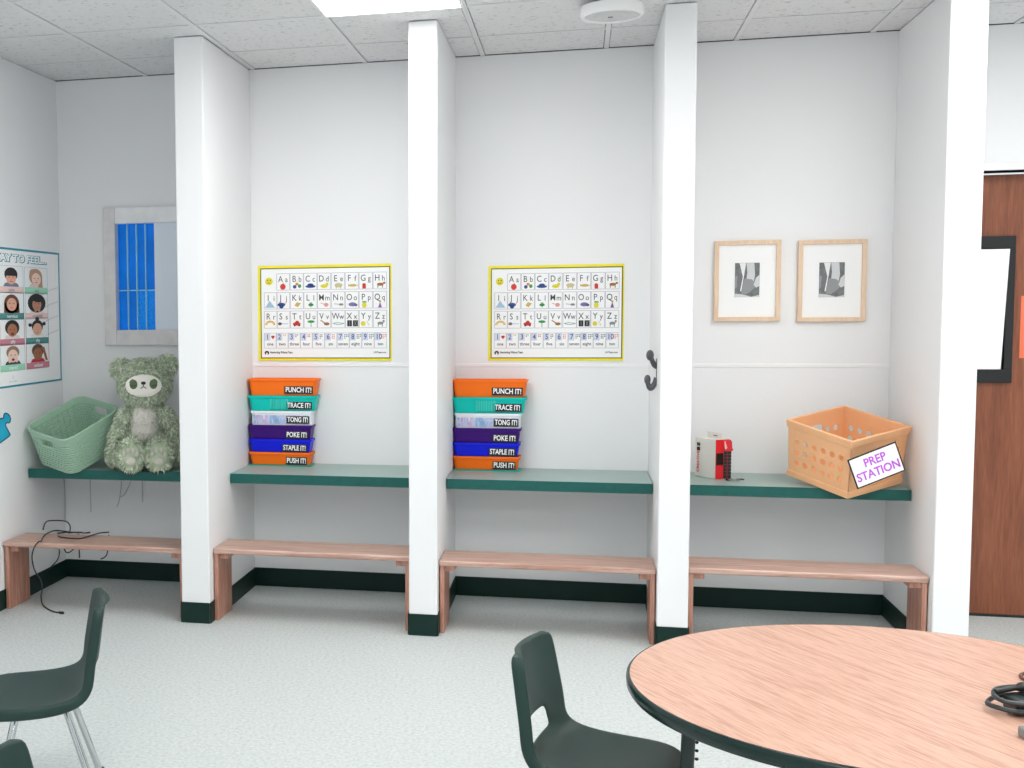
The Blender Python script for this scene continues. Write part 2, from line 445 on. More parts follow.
PW, PH = .728, .512
def make_alpha():
    m = MB(); sheet(m, PW, PH, YEL)
    k = PW/803; kz = PH/568
    # drawing units: y downwards from the poster's middle
    pr = Print(m, lambda u, v, d: ((u-508.5)*k, -d, (381-v)*kz))
    class P2:
        pass
    pr.d = .0006; pr.rect(121, 111, 903, 652, OLIVE)
    pr.d = .0010; pr.rect(127, 117, 897, 646, PAPER)
    pr.d = .0016
    cols = [145, 222, 305, 388, 470, 555, 637, 720, 803]; rows = [(145, 243), (257, 355), (368, 470)]
    cells = []
    letters = 'ABCDEFGHIJKLMNOPQRSTUVWXYZ'
    for r, (y0, y1) in enumerate(rows):
        for c, x in enumerate(cols):
            if r == 0 and c == 0: continue
            pr.box(x, y0, x+79, y1, 3.2, LINE); cells.append((x, y0))
    # text runs with the drawing's downward y: flip through a second frame
    tx = Print(m, lambda u, v, d: ((u-508.5)*k, -d, (v)*kz)); tx.d = .0016
    for ch, (x, y) in zip(letters, cells):
        low = ch.lower()
        tx.text(ch, x+24, 381-(y+34), 52, INK, .2, sx=.85)
        tx.text(low, x+60, 381-(y+36), 46, INK, .2, sx=.85)
    # small pictures
    red, blue, green, yel, brown, purp, orange, grey = ink(214, 54, 48), ink(52, 84, 150), ink(58, 150, 76), ink(226, 214, 52), ink(160, 104, 52), ink(140, 92, 158), ink(226, 140, 60), ink(140, 140, 140)
    pale, lblue, pink, black, tan = ink(206, 196, 150), ink(168, 196, 222), ink(232, 160, 150), ink(40, 40, 42), ink(214, 178, 96)
    E, R, L, Y = pr.ell, pr.rect, pr.line, pr.poly
    E(175, 190, 23, 23, yel); pr.d = .002; E(167, 184, 3, 4, black); E(183, 184, 3, 4, black); L(165, 199, 185, 199, 3, black); pr.d = .0016
    E(260, 223, 17, 18, red); L(260, 208, 264, 200, 4, green)
    E(332, 224, 11, 11, blue); E(346, 208, 10, 9, orange); E(362, 220, 10, 11, green)
    E(428, 223, 31, 9, blue); E(428, 213, 18, 8, blue)
    E(510, 222, 22, 11, yel); E(528, 210, 9, 9, yel)
    E(597, 218, 24, 13, pale); R(580, 222, 587, 238, pale); R(606, 222, 613, 238, pale)
    E(682, 220, 24, 8, tan); Y([(655, 212), (666, 220), (655, 229)], tan); L(700, 220, 714, 220, 4, tan)
    E(749, 218, 11, 10, red); R(739, 224, 760, 240, red)
    E(845, 216, 20, 9, brown); R(828, 218, 833, 236, brown); R(856, 218, 861, 236, brown); E(868, 208, 8, 6, brown)
    Y([(150, 347), (178, 305), (210, 347)], lblue)
    E(250, 330, 24, 12, blue); E(250, 342, 13, 11, blue); L(272, 330, 284, 300, 4, pink)
    Y([(330, 335), (345, 315), (368, 322), (350, 346)], tan); L(368, 322, 352, 336, 3, orange)
    E(430, 332, 16, 9, green); L(430, 318, 430, 348, 4, green); L(422, 320, 438, 320, 3, green)
    E(522, 333, 14, 12, pink); L(488, 322, 512, 330, 4, pink)
    E(612, 332, 14, 7, grey); L(570, 328, 602, 331, 3, grey)
    E(680, 332, 24, 12, ink(122, 118, 176)); E(700, 336, 10, 8, purp)
    E(750, 337, 14, 16, yel); R(738, 314, 763, 322, green)
    Y([(832, 352), (843, 318), (854, 352)], purp); E(843, 316, 7, 7, tan)
    for q, cc in ((30, orange), (25, yel), (20, pale)):
        pts = [(180+q*math.cos(PI+PI*i/10), 452+q*.85*math.sin(PI+PI*i/10)) for i in range(11)]
        for a_, b_ in zip(pts, pts[1:]): L(a_[0], a_[1], b_[0], b_[1], 4, cc)
    E(240, 444, 12, 9, ink(110, 90, 96)); L(250, 444, 292, 444, 4, lblue); L(230, 440, 250, 448, 4, pink)
    E(343, 445, 24, 11, red); E(346, 434, 11, 8, red); E(330, 455, 6, 5, black); E(358, 455, 6, 5, black)
    E(430, 432, 22, 8, green); L(430, 432, 430, 464, 4, green)
    L(488, 424, 515, 442, 6, brown); E(525, 446, 17, 9, brown)
    L(562, 444, 595, 452, 3, ink(90, 140, 130)); L(595, 452, 630, 444, 3, ink(90, 140, 130)); L(595, 440, 630, 444, 3, ink(90, 140, 130)); L(562, 444, 595, 438, 3, ink(90, 140, 130))
    R(648, 426, 676, 462, black); R(682, 426, 712, 462, black); pr.d = .002; L(662, 430, 662, 458, 3, grey); L(690, 430, 704, 458, 3, grey); L(704, 430, 690, 458, 3, grey); pr.d = .0016
    E(743, 446, 14, 14, yel); L(764, 430, 780, 458, 3, tan)
    E(845, 444, 18, 9, grey); R(830, 446, 835, 464, grey); R(854, 446, 859, 464, grey); E(864, 432, 6, 8, grey)
    # numbers
    words = ['one', 'two', 'three', 'four', 'five', 'six', 'seven', 'eight', 'nine', 'ten']
    mk = [red, tan, grey, orange, grey, pink, grey, grey, grey, pink]
    sky = ink(214, 220, 236)
    for i, wd in enumerate(words):
        x = 143+i*74
        pr.d = .0013; R(x, 500, x+36, 545, sky); pr.d = .0016
        pr.box(x, 500, x+72, 590, 2.6, LINE)
        tx.text(str(i+1), x+(20 if i < 9 else 26), 381-524, 44, ink(84, 96, 142), .8, sx=.85)
        tx.text(wd, x+36, 381-566, 26, INK, .4)
        if i == 0:
            E(x+48, 520, 6, 6, red); E(x+58, 520, 6, 6, red); Y([(x+42, 523), (x+53, 536), (x+64, 523)], red)
        else:
            n_ = i+1; cols_ = 2 if n_ < 7 else 3
            for q in range(n_ if n_ < 8 else 8):
                E(x+46+(q % cols_)*10, 511+(q//cols_)*10, 4, 4, mk[i], 8)
    # footer
    E(158, 618, 14, 12, INKB); pr.d = .002; E(158, 624, 5, 8, PAPER); pr.d = .0016
    tx.text('Handwriting Without Tears', 178, 381-616, 17, INKB, .6, 'LEFT', sx=.72)
    tx.text('LWTears.com', 878, 381-616, 14, INKB, .4, 'RIGHT', sx=.9)
    return m.build('alphabet_poster')
pa = make_alpha()
tag(pa, 'yellow bordered alphabet and number poster above the stack of bins nearer the window', 'poster', 'alphabet posters')
pa.location = (-1.328, YB-.0045, 1.500)
pb = pa.copy(); COL.objects.link(pb)
pb.location = (-.121, YB-.0045, 1.489); pb.scale = (.674/PW, 1, .488/PH)
pb['label'] = 'yellow bordered alphabet and number poster in the middle bay'

# ------------------------------------------------------------------ feelings poster and puzzle piece on the left wall
TEAL = mat('poster_teal', (22, 140, 164), .6)
def wallprint(m, y0, z0):
    return lambda u, v, d: (XW+.003+d, y0+u, z0+v)
m = MB()
FY1, FZ0, FZ1 = 6.395, 1.132, 1.850
FY0 = FY1-1.44
m.box((XW+.0005, FY0, FZ0), (XW+.003, FY1, FZ1), TEAL)
FU = .74/61                          # metres along the wall per drawing unit
FV = (FZ1-FZ0)/132
fp = Print(m, lambda u, v, d: (XW+.003+d, FY1+(u-61)*FU, FZ1-(v-251)*FV))
ft = Print(m, lambda u, v, d: (XW+.003+d, FY1+(u-61)*FU, FZ0+v*FV))
fv = lambda v: 383-v
u0 = 61-1.44/FU
fp.d = .0006; fp.rect(u0+1.4, 253, 59.6, 381.2, PAPER)
swirl = ink(232, 228, 230)
fp.d = .0009
for i in range(4):
    for q in range(8):
        a, b = 38+q*2.6, 38+(q+1)*2.6
        fa = lambda t: 297+i*14.5-(t-38)*.55-1.2*math.sin((t-38)*.2)
        fp.line(a, fa(a), b, fa(b), 1.4, swirl)
fp.d = .0012
ft.d = .0012
ft.text("IT'S OKAY TO FEEL...", 47.0, fv(261), 9.4, ink(60, 130, 140), .85, 'RIGHT', fit=71)
ft.d = .0016
ft.text("IT'S OKAY TO FEEL...", 46.6, fv(260.8), 9.4, ink(244, 254, 254), .3, 'RIGHT', fit=70)
pinkb, mint, tealb, rose = ink(250, 214, 208), ink(166, 226, 196), ink(84, 148, 144), ink(208, 132, 148)
def person(cx, cy, skin, hair, shirt, style, band, word, wcol):
    """one small portrait card, 23 wide and 25 high, cx and cy its middle"""
    d0 = .0012
    fp.d = d0; fp.box(cx-11.6, cy-13, cx+11.6, cy+12.6, .45, ink(180, 214, 212) if band is mint or band is pinkb else band)
    fp.rect(cx-11.6, cy+6.6, cx+11.6, cy+12.6, band)
    def E(*a): fp.d += .00012; fp.ell(*a)
    by = cy+6.5
    # shoulders
    fp.d += .0001; fp.poly([(cx-7.5, by), (cx-6, by-3), (cx-2, by-4.4), (cx+2, by-4.4), (cx+6, by-3), (cx+7.5, by)], shirt)
    if style == 'long': E(cx, cy-2, 7.2, 9.2, hair); fp.poly([(cx-7.4, by), (cx-7, cy-3), (cx+7, cy-3), (cx+7.4, by)], hair)
    if style == 'afro': E(cx, cy-3, 9.2, 9.4, hair)
    if style == 'short_round': E(cx, cy-4, 6.8, 7.4, hair)
    if style == 'buns': E(cx, cy-12, 2.0, 2.2, hair); E(cx-7.3, cy-6, 1.8, 1.8, hair); E(cx+7.0, cy-7, 1.8, 1.8, hair); E(cx, cy-4.5, 5.8, 6.5, hair)
    if style in ('cap', 'thin', 'crop'): E(cx, cy-5, 6.2, 6.6 if style != 'thin' else 6.2, hair)
    if style == 'side': E(cx-.5, cy-4, 6.8, 8, hair); E(cx-3.5, cy-8, 3.2, 3.4, hair); fp.poly([(cx+2, by), (cx+6.4, by), (cx+6.2, cy-3), (cx+3, cy-4)], hair)
    fp.rect(cx-1.6, by-5.2, cx+1.6, by-3.6, skin)
    E(cx, cy-1.6, 4.7, 6.2, skin)
    if style == 'cap': fp.d += .0001; fp.poly([(cx-5.8, cy-3.6), (cx-5.9, cy-7), (cx-3, cy-11), (cx+3, cy-11), (cx+5.9, cy-7), (cx+5.8, cy-3.6)], hair)
    if style == 'afro': E(cx+1.5, cy-7, 6, 3.2, hair)
    dk = ink(60, 40, 36)
    E(cx-1.9, cy-2.4, .7, .45, dk, 8); E(cx+1.9, cy-2.4, .7, .45, dk, 8)
    fp.d += .0001; fp.line(cx-.2, cy-1, cx+.5, cy-.2, .35, ink(170, 110, 90))
    if style in ('thin', 'short_round'): E(cx, cy+1.9, 1.5, 1.3, ink(120, 40, 44), 10)
    else: fp.d += .0001; fp.line(cx-1.4, cy+1.7, cx+1.4, cy+1.7, .6, ink(170, 80, 76))
    if style == 'crop':
        fp.d += .0001; fp.line(cx+9, by-1, cx+5.5, cy-8, 2.4, skin); fp.line(cx+5.5, cy-8, cx+4, cy-6, 2.4, skin)
    if style == 'buns': E(cx-2, cy-1, 1.5, 3.4, ink(232, 178, 150)); E(cx+1.6, cy-.8, 1.5, 3.4, ink(232, 178, 150))
    if style == 'thin': E(cx-3.4, cy+2.6, 1.3, 2.2, skin); E(cx+3.4, cy+2.6, 1.3, 2.2, skin)
    if style == 'afro': E(cx-1.5, cy+3.6, 1.3, 2.2, skin); E(cx+2.0, cy+3.6, 1.3, 2.2, skin)
    ft.d = .0034
    ft.text(word, cx, fv(cy+9.6), 5.0, wcol, .08, sx=.62 if len(word) < 8 else .5)
c1, c2 = 10.8, 35.6
light = ink(246, 252, 250); greyw = ink(176, 170, 172)
sk1, sk2, sk3, sk4 = ink(236, 176, 150), ink(246, 208, 190), ink(178, 118, 84), ink(160, 98, 70)
person(c1, 281, sk1, ink(34, 26, 26), ink(120, 130, 150), 'cap', pinkb, 'calm', greyw)
person(c2, 281, sk2, ink(190, 150, 120), ink(232, 210, 206), 'side', mint, 'sad', greyw)
person(c1, 306, sk1, ink(110, 70, 50), ink(80, 84, 60), 'long', tealb, 'nervous', light)
person(c2, 306, ink(196, 140, 112), ink(30, 26, 28), ink(240, 232, 230), 'afro', pinkb, 'worried', greyw)
person(c1, 330.5, sk3, ink(34, 28, 28), ink(230, 220, 216), 'short_round', rose, 'silly', light)
person(c2, 330.5, sk1, ink(40, 32, 34), ink(240, 236, 232), 'buns', tealb, 'shy', light)
person(c1, 355, sk2, ink(150, 120, 100), ink(70, 74, 76), 'thin', mint, 'scared', light)
person(c2, 355, sk4, ink(86, 64, 52), ink(196, 40, 52), 'crop', rose, 'confused', light)
fp.d = .0012; fp.line(10.5, 372, 10.5, 375, .5, ink(220, 200, 206)); ft.d = .0012; ft.text('printable', 10.5, fv(377.6), 2.2, ink(190, 186, 188), 0)
tag(m.build('hanging_poster'), 'teal bordered poster of faces and feelings on the left wall above the basket', 'poster')

m = MB()
pz = [(-24, 3), (-14, -2), (-13, -6), (-8, -8), (-6, -4), (-7, -1), (2, -4)]
pzpts = [(-20, 414), (-12, 412), (-10, 416), (-6, 417), (-4, 414), (-5, 411), (-1, 416.5), (2.6, 416.8), (3.2, 414), (4.0, 412.4), (5.4, 412.2), (7.2, 413.3), (9.0, 415.6), (9.8, 418.6), (9.3, 421.4), (8.2, 422.4), (6.2, 421.6), (4.6, 422.6), (4.4, 424.6), (8.9, 434.4), (8.4, 435.6), (0, 439.8), (-14, 445), (-18, 436), (-23, 436), (-25, 430), (-22, 426)]
zq = lambda v: .963-(v-420)*.0051
yq = lambda u: 5.742-(10-u)*.0108
m.prism([(yq(u), zq(v)) for u, v in pzpts], XW+.0005, XW+.0035, mat('puzzle_blue', (30, 178, 214), .5), axis='x')
cxp = sum(p[0] for p in pzpts)/len(pzpts); cyp = sum(p[1] for p in pzpts)/len(pzpts)
rim = [(yq(u), zq(v)) for u, v in pzpts]
pz = m.build('puzzle_sticker')
tag(pz, 'blue jigsaw piece sticker on the left wall below the feelings poster', 'sticker')
m2 = MB(); m2.tube([(XW+.0035, a, b) for a, b in rim], .004, mat('puzzle_outline', (20, 96, 130), .5), 6, closed=True)
m2.build('outline', pz)

# ------------------------------------------------------------------ framed photographs
def make_frame(loc, label):
    r = thing('picture_frame', label, 'picture', loc, 0, 'pale wood picture frames')
    w, h, t = .306, .395, .021
    m = MB()
    for pts in ([(-w/2, -h/2), (w/2, -h/2), (w/2-t, -h/2+t), (-w/2+t, -h/2+t)], [(w/2, -h/2), (w/2, h/2), (w/2-t, h/2-t), (w/2-t, -h/2+t)],
                [(w/2, h/2), (-w/2, h/2), (-w/2+t, h/2-t), (w/2-t, h/2-t)], [(-w/2, h/2), (-w/2, -h/2), (-w/2+t, -h/2+t), (-w/2+t, h/2-t)]):
        m.prism(pts, -.022, -.001, PALEW, axis='y')
    m.build('frame', r, bevel=.0015)
    m = MB(); m.box((-w/2+t, -.010, -h/2+t), (w/2-t, -.002, h/2-t), PAPER); m.build('mat_board', r)
    m = MB(); pm = MATS.setdefault('bw_print', photo_mat('bw_print'))
    p = Print(m, lambda u, v, d: (u, -.0102-d, v)); p.d = 0
    a, b = .057, .084
    p.d = .0004; p.rect(-a, -b+.004, a, b+.004, pm)
    lt, md, wh = ink(214, 216, 218), ink(150, 152, 154), ink(240, 240, 240)
    p.d = .0007; p.poly([(-.036, .087), (-.006, .087), (-.014, .03), (-.026, -.05), (-.032, -.05), (-.02, .02)], wh)
    p.d = .0010; p.poly([(-.004, .087), (.032, .087), (.036, .03), (.03, -.01), (-.004, 0), (.0, .04)], lt)
    p.d = .0013; p.poly([(-.012, .012), (.02, .008), (.05, -.02), (.018, -.05), (-.004, -.066), (-.026, -.06), (-.022, -.03)], md)
    p.d = .0016; p.poly([(.056, .03), (.04, .014), (.03, -.02), (.042, -.034), (.056, -.026)], lt)
    p.poly([(-.056, .02), (-.044, .026), (-.048, -.03), (-.056, -.04)], md); p.poly([(-.056, -.062), (-.02, -.066), (.02, -.078), (.056, -.07), (.056, -.08), (-.056, -.08)], lt)
    m.build('print', r, label='black and white photograph of pale folded leaves')
    return r
fr = make_frame((.797, YB-.001, 1.638), 'pale wood framed leaf photograph, left one of the pair above the white box')
dup(fr, (1.1815, YB-.001, 1.633), label='pale wood framed leaf photograph, right one of the pair, above the orange crate')

# ------------------------------------------------------------------ stacked bins
ORANGE = mat('bin_orange', (255, 118, 28), .35, spec=.2); TEALB = mat('bin_teal', (12, 196, 184), .35, spec=.2); PURP = mat('bin_purple', (62, 14, 118), .35, spec=.2); BLUE = mat('bin_blue', (22, 34, 226), .35, spec=.2)
CLEAR = mat('bin_white', (242, 244, 250), .35); LBL = mat('label_black', (26, 22, 30), .5)
def pastel():
    mm = bpy.data.materials.new('bin_contents'); mm.use_nodes = True; nt = mm.node_tree; b = nt.nodes['Principled BSDF']; b.inputs['Roughness'].default_value = .4
    tc = nt.nodes.new('ShaderNodeTexCoord'); mp = nt.nodes.new('ShaderNodeMapping'); mp.inputs['Scale'].default_value = (22, 1, 9)
    n = nt.nodes.new('ShaderNodeTexNoise'); n.inputs['Scale'].default_value = 1.3; n.inputs['Detail'].default_value = 4
    nt.links.new(tc.outputs['Object'], mp.inputs['Vector']); nt.links.new(mp.outputs['Vector'], n.inputs['Vector'])
    r = nt.nodes.new('ShaderNodeValToRGB'); cr = r.color_ramp
    cr.elements[0].position = .3; cr.elements[0].color = lin((96, 118, 168))+(1,); cr.elements[1].position = .72; cr.elements[1].color = lin((236, 240, 250))+(1,)
    for ps, c in ((.42, (150, 182, 224)), (.52, (206, 214, 238)), (.6, (204, 160, 206))): e = cr.elements.new(ps); e.color = lin(c)+(1,)
    nt.links.new(n.outputs['Fac'], r.inputs['Fac']); nt.links.new(r.outputs['Color'], b.inputs['Base Color']); return mm
CONT = pastel()
# name, colour, width at the rim, width at the foot, height, text, label width
BINS = [('PUSH IT!', ORANGE, .345, .315, .068, .115), ('STAPLE IT!', BLUE, .345, .315, .070, .135), ('POKE IT!', PURP, .352, .325, .074, .120),
        ('TONG IT!', CLEAR, .338, .328, .076, .125), ('TRACE IT!', TEALB, .378, .345, .082, .140), ('PUNCH IT!', ORANGE, .382, .350, .089, .155)]
cname = {'PUSH IT!': 'orange bin lettered PUSH IT! at the bottom', 'STAPLE IT!': 'blue bin lettered STAPLE IT!', 'POKE IT!': 'purple bin lettered POKE IT!',
         'TONG IT!': 'white bin lettered TONG IT! with pastel contents', 'TRACE IT!': 'teal bin lettered TRACE IT!', 'PUNCH IT!': 'orange bin lettered PUNCH IT! on top'}
DEP = .125
def make_bin(text, colr, wr, wf, h, lw):
    r = thing('storage_bin', '', 'bin')
    m = MB(); rd = .018
    top, foot = rrect(wr-.012, DEP-.008, rd), rrect(wf, DEP-.024, rd)
    rings = [[(x, y, 0) for x, y in foot], [(x, y, h-.013) for x, y in top]]
    rimo = rrect(wr, DEP, rd+.003)
    rings += [[(x, y, h-.013) for x, y in rimo], [(x, y, h) for x, y in rimo]]
    inn = rrect(wr-.02, DEP-.016, rd); inf = rrect(wf-.008, DEP-.034, rd)
    rings += [[(x, y, h) for x, y in inn], [(x, y, .006) for x, y in inf]]
    m.loft(rings, colr)
    m.build('bin_body', r, bevel=.0015)
    ff = lambda z: -(DEP/2-.012)-(.008)*z/h     # front face y at height z
    if text == 'TRACE IT!':
        m = MB()
        for q in range(12):
            x = -.065+q*.0085; m.box((x, ff(.06)-.004, .012), (x+.004, ff(.0)+.004, h-.016), mat('bin_teal_light', (60, 214, 200), .35))
        m.build('grip_ribs', r)
    if text == 'TONG IT!':
        m = MB(); hw = wf/2-.012
        m.add([(-hw, ff(.006)-.0015, .006), (hw, ff(.006)-.0015, .006), (hw, ff(h-.02)-.0015, h-.022), (-hw, ff(h-.02)-.0015, h-.022)], [(0, 1, 2, 3)], CONT)
        m.build('clear_front', r, label='see-through front with pastel contents')
    # black label with white capitals, lower right of the front
    x1 = wf/2-.008; x0 = x1-lw; z0 = .004 if h < .075 else .010; z1 = z0+.040
    lb = MB(); y_ = ff(z1)-.0035
    lb.add([(x0, y_, z0), (x1, y_, z0), (x1, y_, z1), (x0, y_, z1), (x0, y_+.0022, z0), (x1, y_+.0022, z0), (x1, y_+.0022, z1), (x0, y_+.0022, z1)],
           [(0, 1, 2, 3), (0, 4, 5, 1), (1, 5, 6, 2), (2, 6, 7, 3), (3, 7, 4, 0), (7, 6, 5, 4)], LBL)
    M = Matrix.Translation(((x0+x1)/2, y_-.0008, (z0+z1)/2)) @ Matrix.Rotation(PI/2, 4, 'X') @ Matrix.Rotation(-.02, 4, 'Z')
    sx = lw*.94/(len(text)*.0262)
    lb.text(text, .037, PAPER, M, .0009, .0003, fit=lw*.90)
    lb.build('bin_label', r, label='black label with white capitals %s' % text)
    return r
stacks = [((-1.5465, 6.33), 'stack nearer the teddy bear', 1.0), ((-.459, 6.325), 'stack in the middle bay', .985)]
protos = {}
for si, ((sx_, sy_), where, sc_) in enumerate(stacks):
    base = ST+.0005
    m = MB(); m.loft([[(x, y, 0) for x, y in rrect(.335, DEP-.004, .02)], [(x, y, .005) for x, y in rrect(.345, DEP, .02)], [(x, y, .005) for x, y in rrect(.32, DEP-.02, .018)], [(x, y, .003) for x, y in rrect(.315, DEP-.024, .018)]], TEALB)
    tr = m.build('tray_lid'); tr.location = (sx_, sy_, base); tag(tr, 'thin teal lid lying under the %s' % where.replace('stack', 'stack of bins'), 'lid', 'teal lids under the bins')
    z = base+.0054
    for (tx_, cl, wr, wf, h, lw) in BINS:
        lab = '%s of the %s' % (cname[tx_], where) if 'bottom' in cname[tx_] or 'top' in cname[tx_] else '%s in the %s' % (cname[tx_], where)
        lab = lab.replace('in the stack in the', 'in the stack of the')
        xo = sx_ + {'PUNCH IT!': .017, 'TRACE IT!': .014, 'TONG IT!': .008, 'POKE IT!': 0, 'STAPLE IT!': 0, 'PUSH IT!': 0}[tx_]
        if si == 0:
            o = make_bin(tx_, cl, wr, wf, h, lw); protos[tx_] = o; o.location = (xo, sy_, z); o['label'] = lab
        else:
            o = dup(protos[tx_], (xo, sy_, z), label=lab)
        o['group'] = 'labelled bins in two stacks'
        z += h+.0004

# ------------------------------------------------------------------ green woven basket, tipped over the shelf edge
def tipped(name, label, cat, X, o, yaw, tilt):
    r = thing(name, label, cat)
    r.matrix_world = Matrix.Translation((X, SF, ST)) @ Matrix.Rotation(tilt, 4, 'X') @ Matrix.Translation((0, o, .0006)) @ Matrix.Rotation(yaw, 4, 'Z')
    return r
GREEN = mat('basket_green', (168, 202, 178), .45)
bk = tipped('storage_basket', 'sage green woven plastic basket tipped over the front edge of the left shelf', 'basket', -2.607, .160, 1.121, math.radians(24))
L, W, HH = .412, .322, .228
def bring(t, off=0):           # rounded outline at height fraction t
    k = .90+.10*t
    return rrect(L*k+off*2, W*k+off*2, .062, 7)
m = MB()
m.loft([[(x, y, .0) for x, y in bring(0, -.012)], [(x, y, .006) for x, y in bring(0, 0)], [(x, y, .012) for x, y in bring(.03, 0)], [(x, y, .012) for x, y in bring(.03, -.006)], [(x, y, .007) for x, y in bring(.02, -.014)]], GREEN)
m.build('base', bk, smooth=True)
NR = 12
def dense(pts, step=.006):
    out = []
    n = len(pts)
    for i in range(n):
        a, b = Vector(pts[i]), Vector(pts[(i+1) % n]); k = max(1, int((b-a).length/step))
        for j in range(k): out.append(a+(b-a)*j/k)
    return out
m = MB()
z0r, z1r = .014, HH-.036
for q in range(NR):
    zc = z0r+(z1r-z0r)*(q+.5)/NR; hh = (z1r-z0r)/NR*.33
    path = dense(bring(zc/HH, -.002)); n = len(path); sdist = 0; segs = [[]]
    ringO, ringI = [], []
    for i, p in enumerate(path):
        nx = (path[(i+1) % n]-path[i-1]); nx = Vector((nx.y, -nx.x)).normalized()
        if nx.dot(p) < 0: nx = -nx
        wv = .0014*math.sin(i*.006*2*PI/.026+PI*(q % 2))
        hole = (abs(p.x) > L*.40 and abs(p.y) < .052 and q >= NR-3)
        segs[-1].append(None if hole else (p+nx*wv, nx))
    run = []; runs = []
    for e in segs[0]:
        if e is None:
            if run: runs.append(run); run = []
        else: run.append(e)
    if run: runs.append(run)
    if len(runs) > 1 and segs[0][0] is not None and segs[0][-1] is not None: runs[0] = runs.pop()+runs[0]
    closed = len(runs) == 1 and all(e is not None for e in segs[0])
    for rn in runs:
        rings = []
        for p, nx in rn:
            a, b = p+nx*.0040, p-nx*.0015
            rings.append([(a.x, a.y, zc-hh), (a.x, a.y, zc+hh), (b.x, b.y, zc+hh), (b.x, b.y, zc-hh)])
        if closed: rings.append(rings[0])
        m.loft(rings, GREEN, cap=(not closed, not closed))
# upright stays behind the weave
st = dense(bring(.5, 0), .036)
for p in st:
    if abs(p.x) > L*.44 and abs(p.y) < .05: zt = z1r-.05
    else: zt = z1r+.006
    d = Vector(p).normalized()
    a0 = Vector((p.x, p.y))*((.90+.10*.05)/.95); a1 = Vector((p.x, p.y))*((.90+.10*zt/HH)/.95)
    a0 -= d*.007; a1 -= d*.007
    m.tube([(a0.x, a0.y, .01), (a1.x, a1.y, zt)], .0042, GREEN, 6)
m.build('woven_wall', bk, smooth=True)
m = MB()
zr = HH-.036
for hs in (0,):
    o1, o2 = bring(zr/HH, .002), bring(1, .004)
    i1_, i2_ = bring(zr/HH, -.004), bring(1, -.004)
    m.loft([[(x, y, zr) for x, y in i1_], [(x, y, zr) for x, y in o1], [(x, y, HH-.003) for x, y in o2], [(x, y, HH) for x, y in bring(1, .002)], [(x, y, HH) for x, y in i2_], [(x, y, zr) for x, y in i1_]], GREEN, cap=(False, False))
m.build('rim', bk, smooth=True)
for sgn in (-1, 1):
    m = MB(); zl = z1r-3*(z1r-z0r)/NR
    def fx(z): return sgn*(L/2*(.90+.10*z/HH)-.001)
    m.tube([(fx(zr), -.054, zr), (fx(zl), -.05, zl), (fx(zl), .05, zl), (fx(zr), .054, zr)], .005, GREEN, 8)
    m.build('handle', bk, smooth=True)

# ------------------------------------------------------------------ orange crate, tipped the same way
PEACH = mat('crate_peach', (244, 188, 140), .5, noise=.03, nscale=8)
cr = tipped('plastic_crate', 'peach orange plastic crate with round holes on the right shelf', 'crate', 1.1865, .118, .652, .244)
L, W, HH, TP = .345, .358, .275, .945
def crate_panel(mb, A, B, rows, cols, r, slot=False, th=.004, z0=.05, z1=.205):
    """side from corner A to corner B (unit square coordinates), tapered, with a grid of holes"""
    def pt(s, z, inn):
        k = TP+(1-TP)*z/HH
        ax, ay = A[0]*L/2*k, A[1]*W/2*k; bx, by = B[0]*L/2*k, B[1]*W/2*k
        d = Vector((bx-ax, by-ay)); ln = d.length; d.normalize(); nn = Vector((d.y, -d.x))
        if nn.dot(Vector((ax+bx, ay+by))) < 0: nn = -nn
        p = Vector((ax, ay))+d*(s*ln)-nn*inn
        return (p.x, p.y, z)
    ln = math.hypot((B[0]-A[0])*L/2, (B[1]-A[1])*W/2)
    def quad(s0, s1, za, zb):
        vs = [pt(s0, za, 0), pt(s1, za, 0), pt(s1, zb, 0), pt(s0, zb, 0), pt(s0, za, th), pt(s1, za, th), pt(s1, zb, th), pt(s0, zb, th)]
        mb.add(vs, [(0, 1, 2, 3), (7, 6, 5, 4), (0, 4, 5, 1), (1, 5, 6, 2), (2, 6, 7, 3), (3, 7, 4, 0)], PEACH)
    def holecell(s0, s1, za, zb, rs, rz):
        cs, cz = (s0+s1)/2, (za+zb)/2; N = 20; sq, ci = [], []
        for i in range(N):
            a = 2*PI*(i+.5)/N; c, s_ = math.cos(a), math.sin(a); k = 1/max(abs(c), abs(s_))
            sq.append((cs+(s1-s0)/2*c*k, cz+(zb-za)/2*s_*k))
            e = 4 if rs > rz*1.4/ln else 2
            ci.append((cs+rs*c, cz+rz*s_) if e == 2 else (cs+rs*math.copysign(abs(c)**.5, c), cz+rz*math.copysign(abs(s_)**.5, s_)))
        vs = [pt(*p, 0) for p in sq]+[pt(*p, 0) for p in ci]+[pt(*p, th) for p in ci]+[pt(*p, th) for p in sq]
        fs = []
        for ring in range(3):
            for i in range(N):
                j = (i+1) % N; fs.append((ring*N+i, ring*N+j, (ring+1)*N+j, (ring+1)*N+i))
        mb.add(vs, fs, PEACH)
    e0, e1 = .07, .93
    quad(0, e0, .0, HH); quad(e1, 1, 0, HH); quad(e0, e1, 0, z0)
    for i in range(rows):
        for j in range(cols):
            s0 = e0+(e1-e0)*j/cols; s1 = e0+(e1-e0)*(j+1)/cols; za = z0+(z1-z0)*i/rows; zb = z0+(z1-z0)*(i+1)/rows
            if slot and i == rows-1 and j in (2, 3): continue
            holecell(s0, s1, za, zb, r/ln, r)
    if slot:
        s0 = e0+(e1-e0)*2/cols; s1 = e0+(e1-e0)*4/cols; za = z0+(z1-z0)*(rows-1)/rows
        holecell(s0, s1, za, z1+.028, (s1-s0)*.40, .022)
        quad(e0, s0, z1, HH); quad(s1, e1, z1, HH); quad(s0, s1, z1+.028, HH)
    else: quad(e0, e1, z1, HH)
m = MB()
cs4 = [(-1, -1), (1, -1), (1, 1), (-1, 1)]
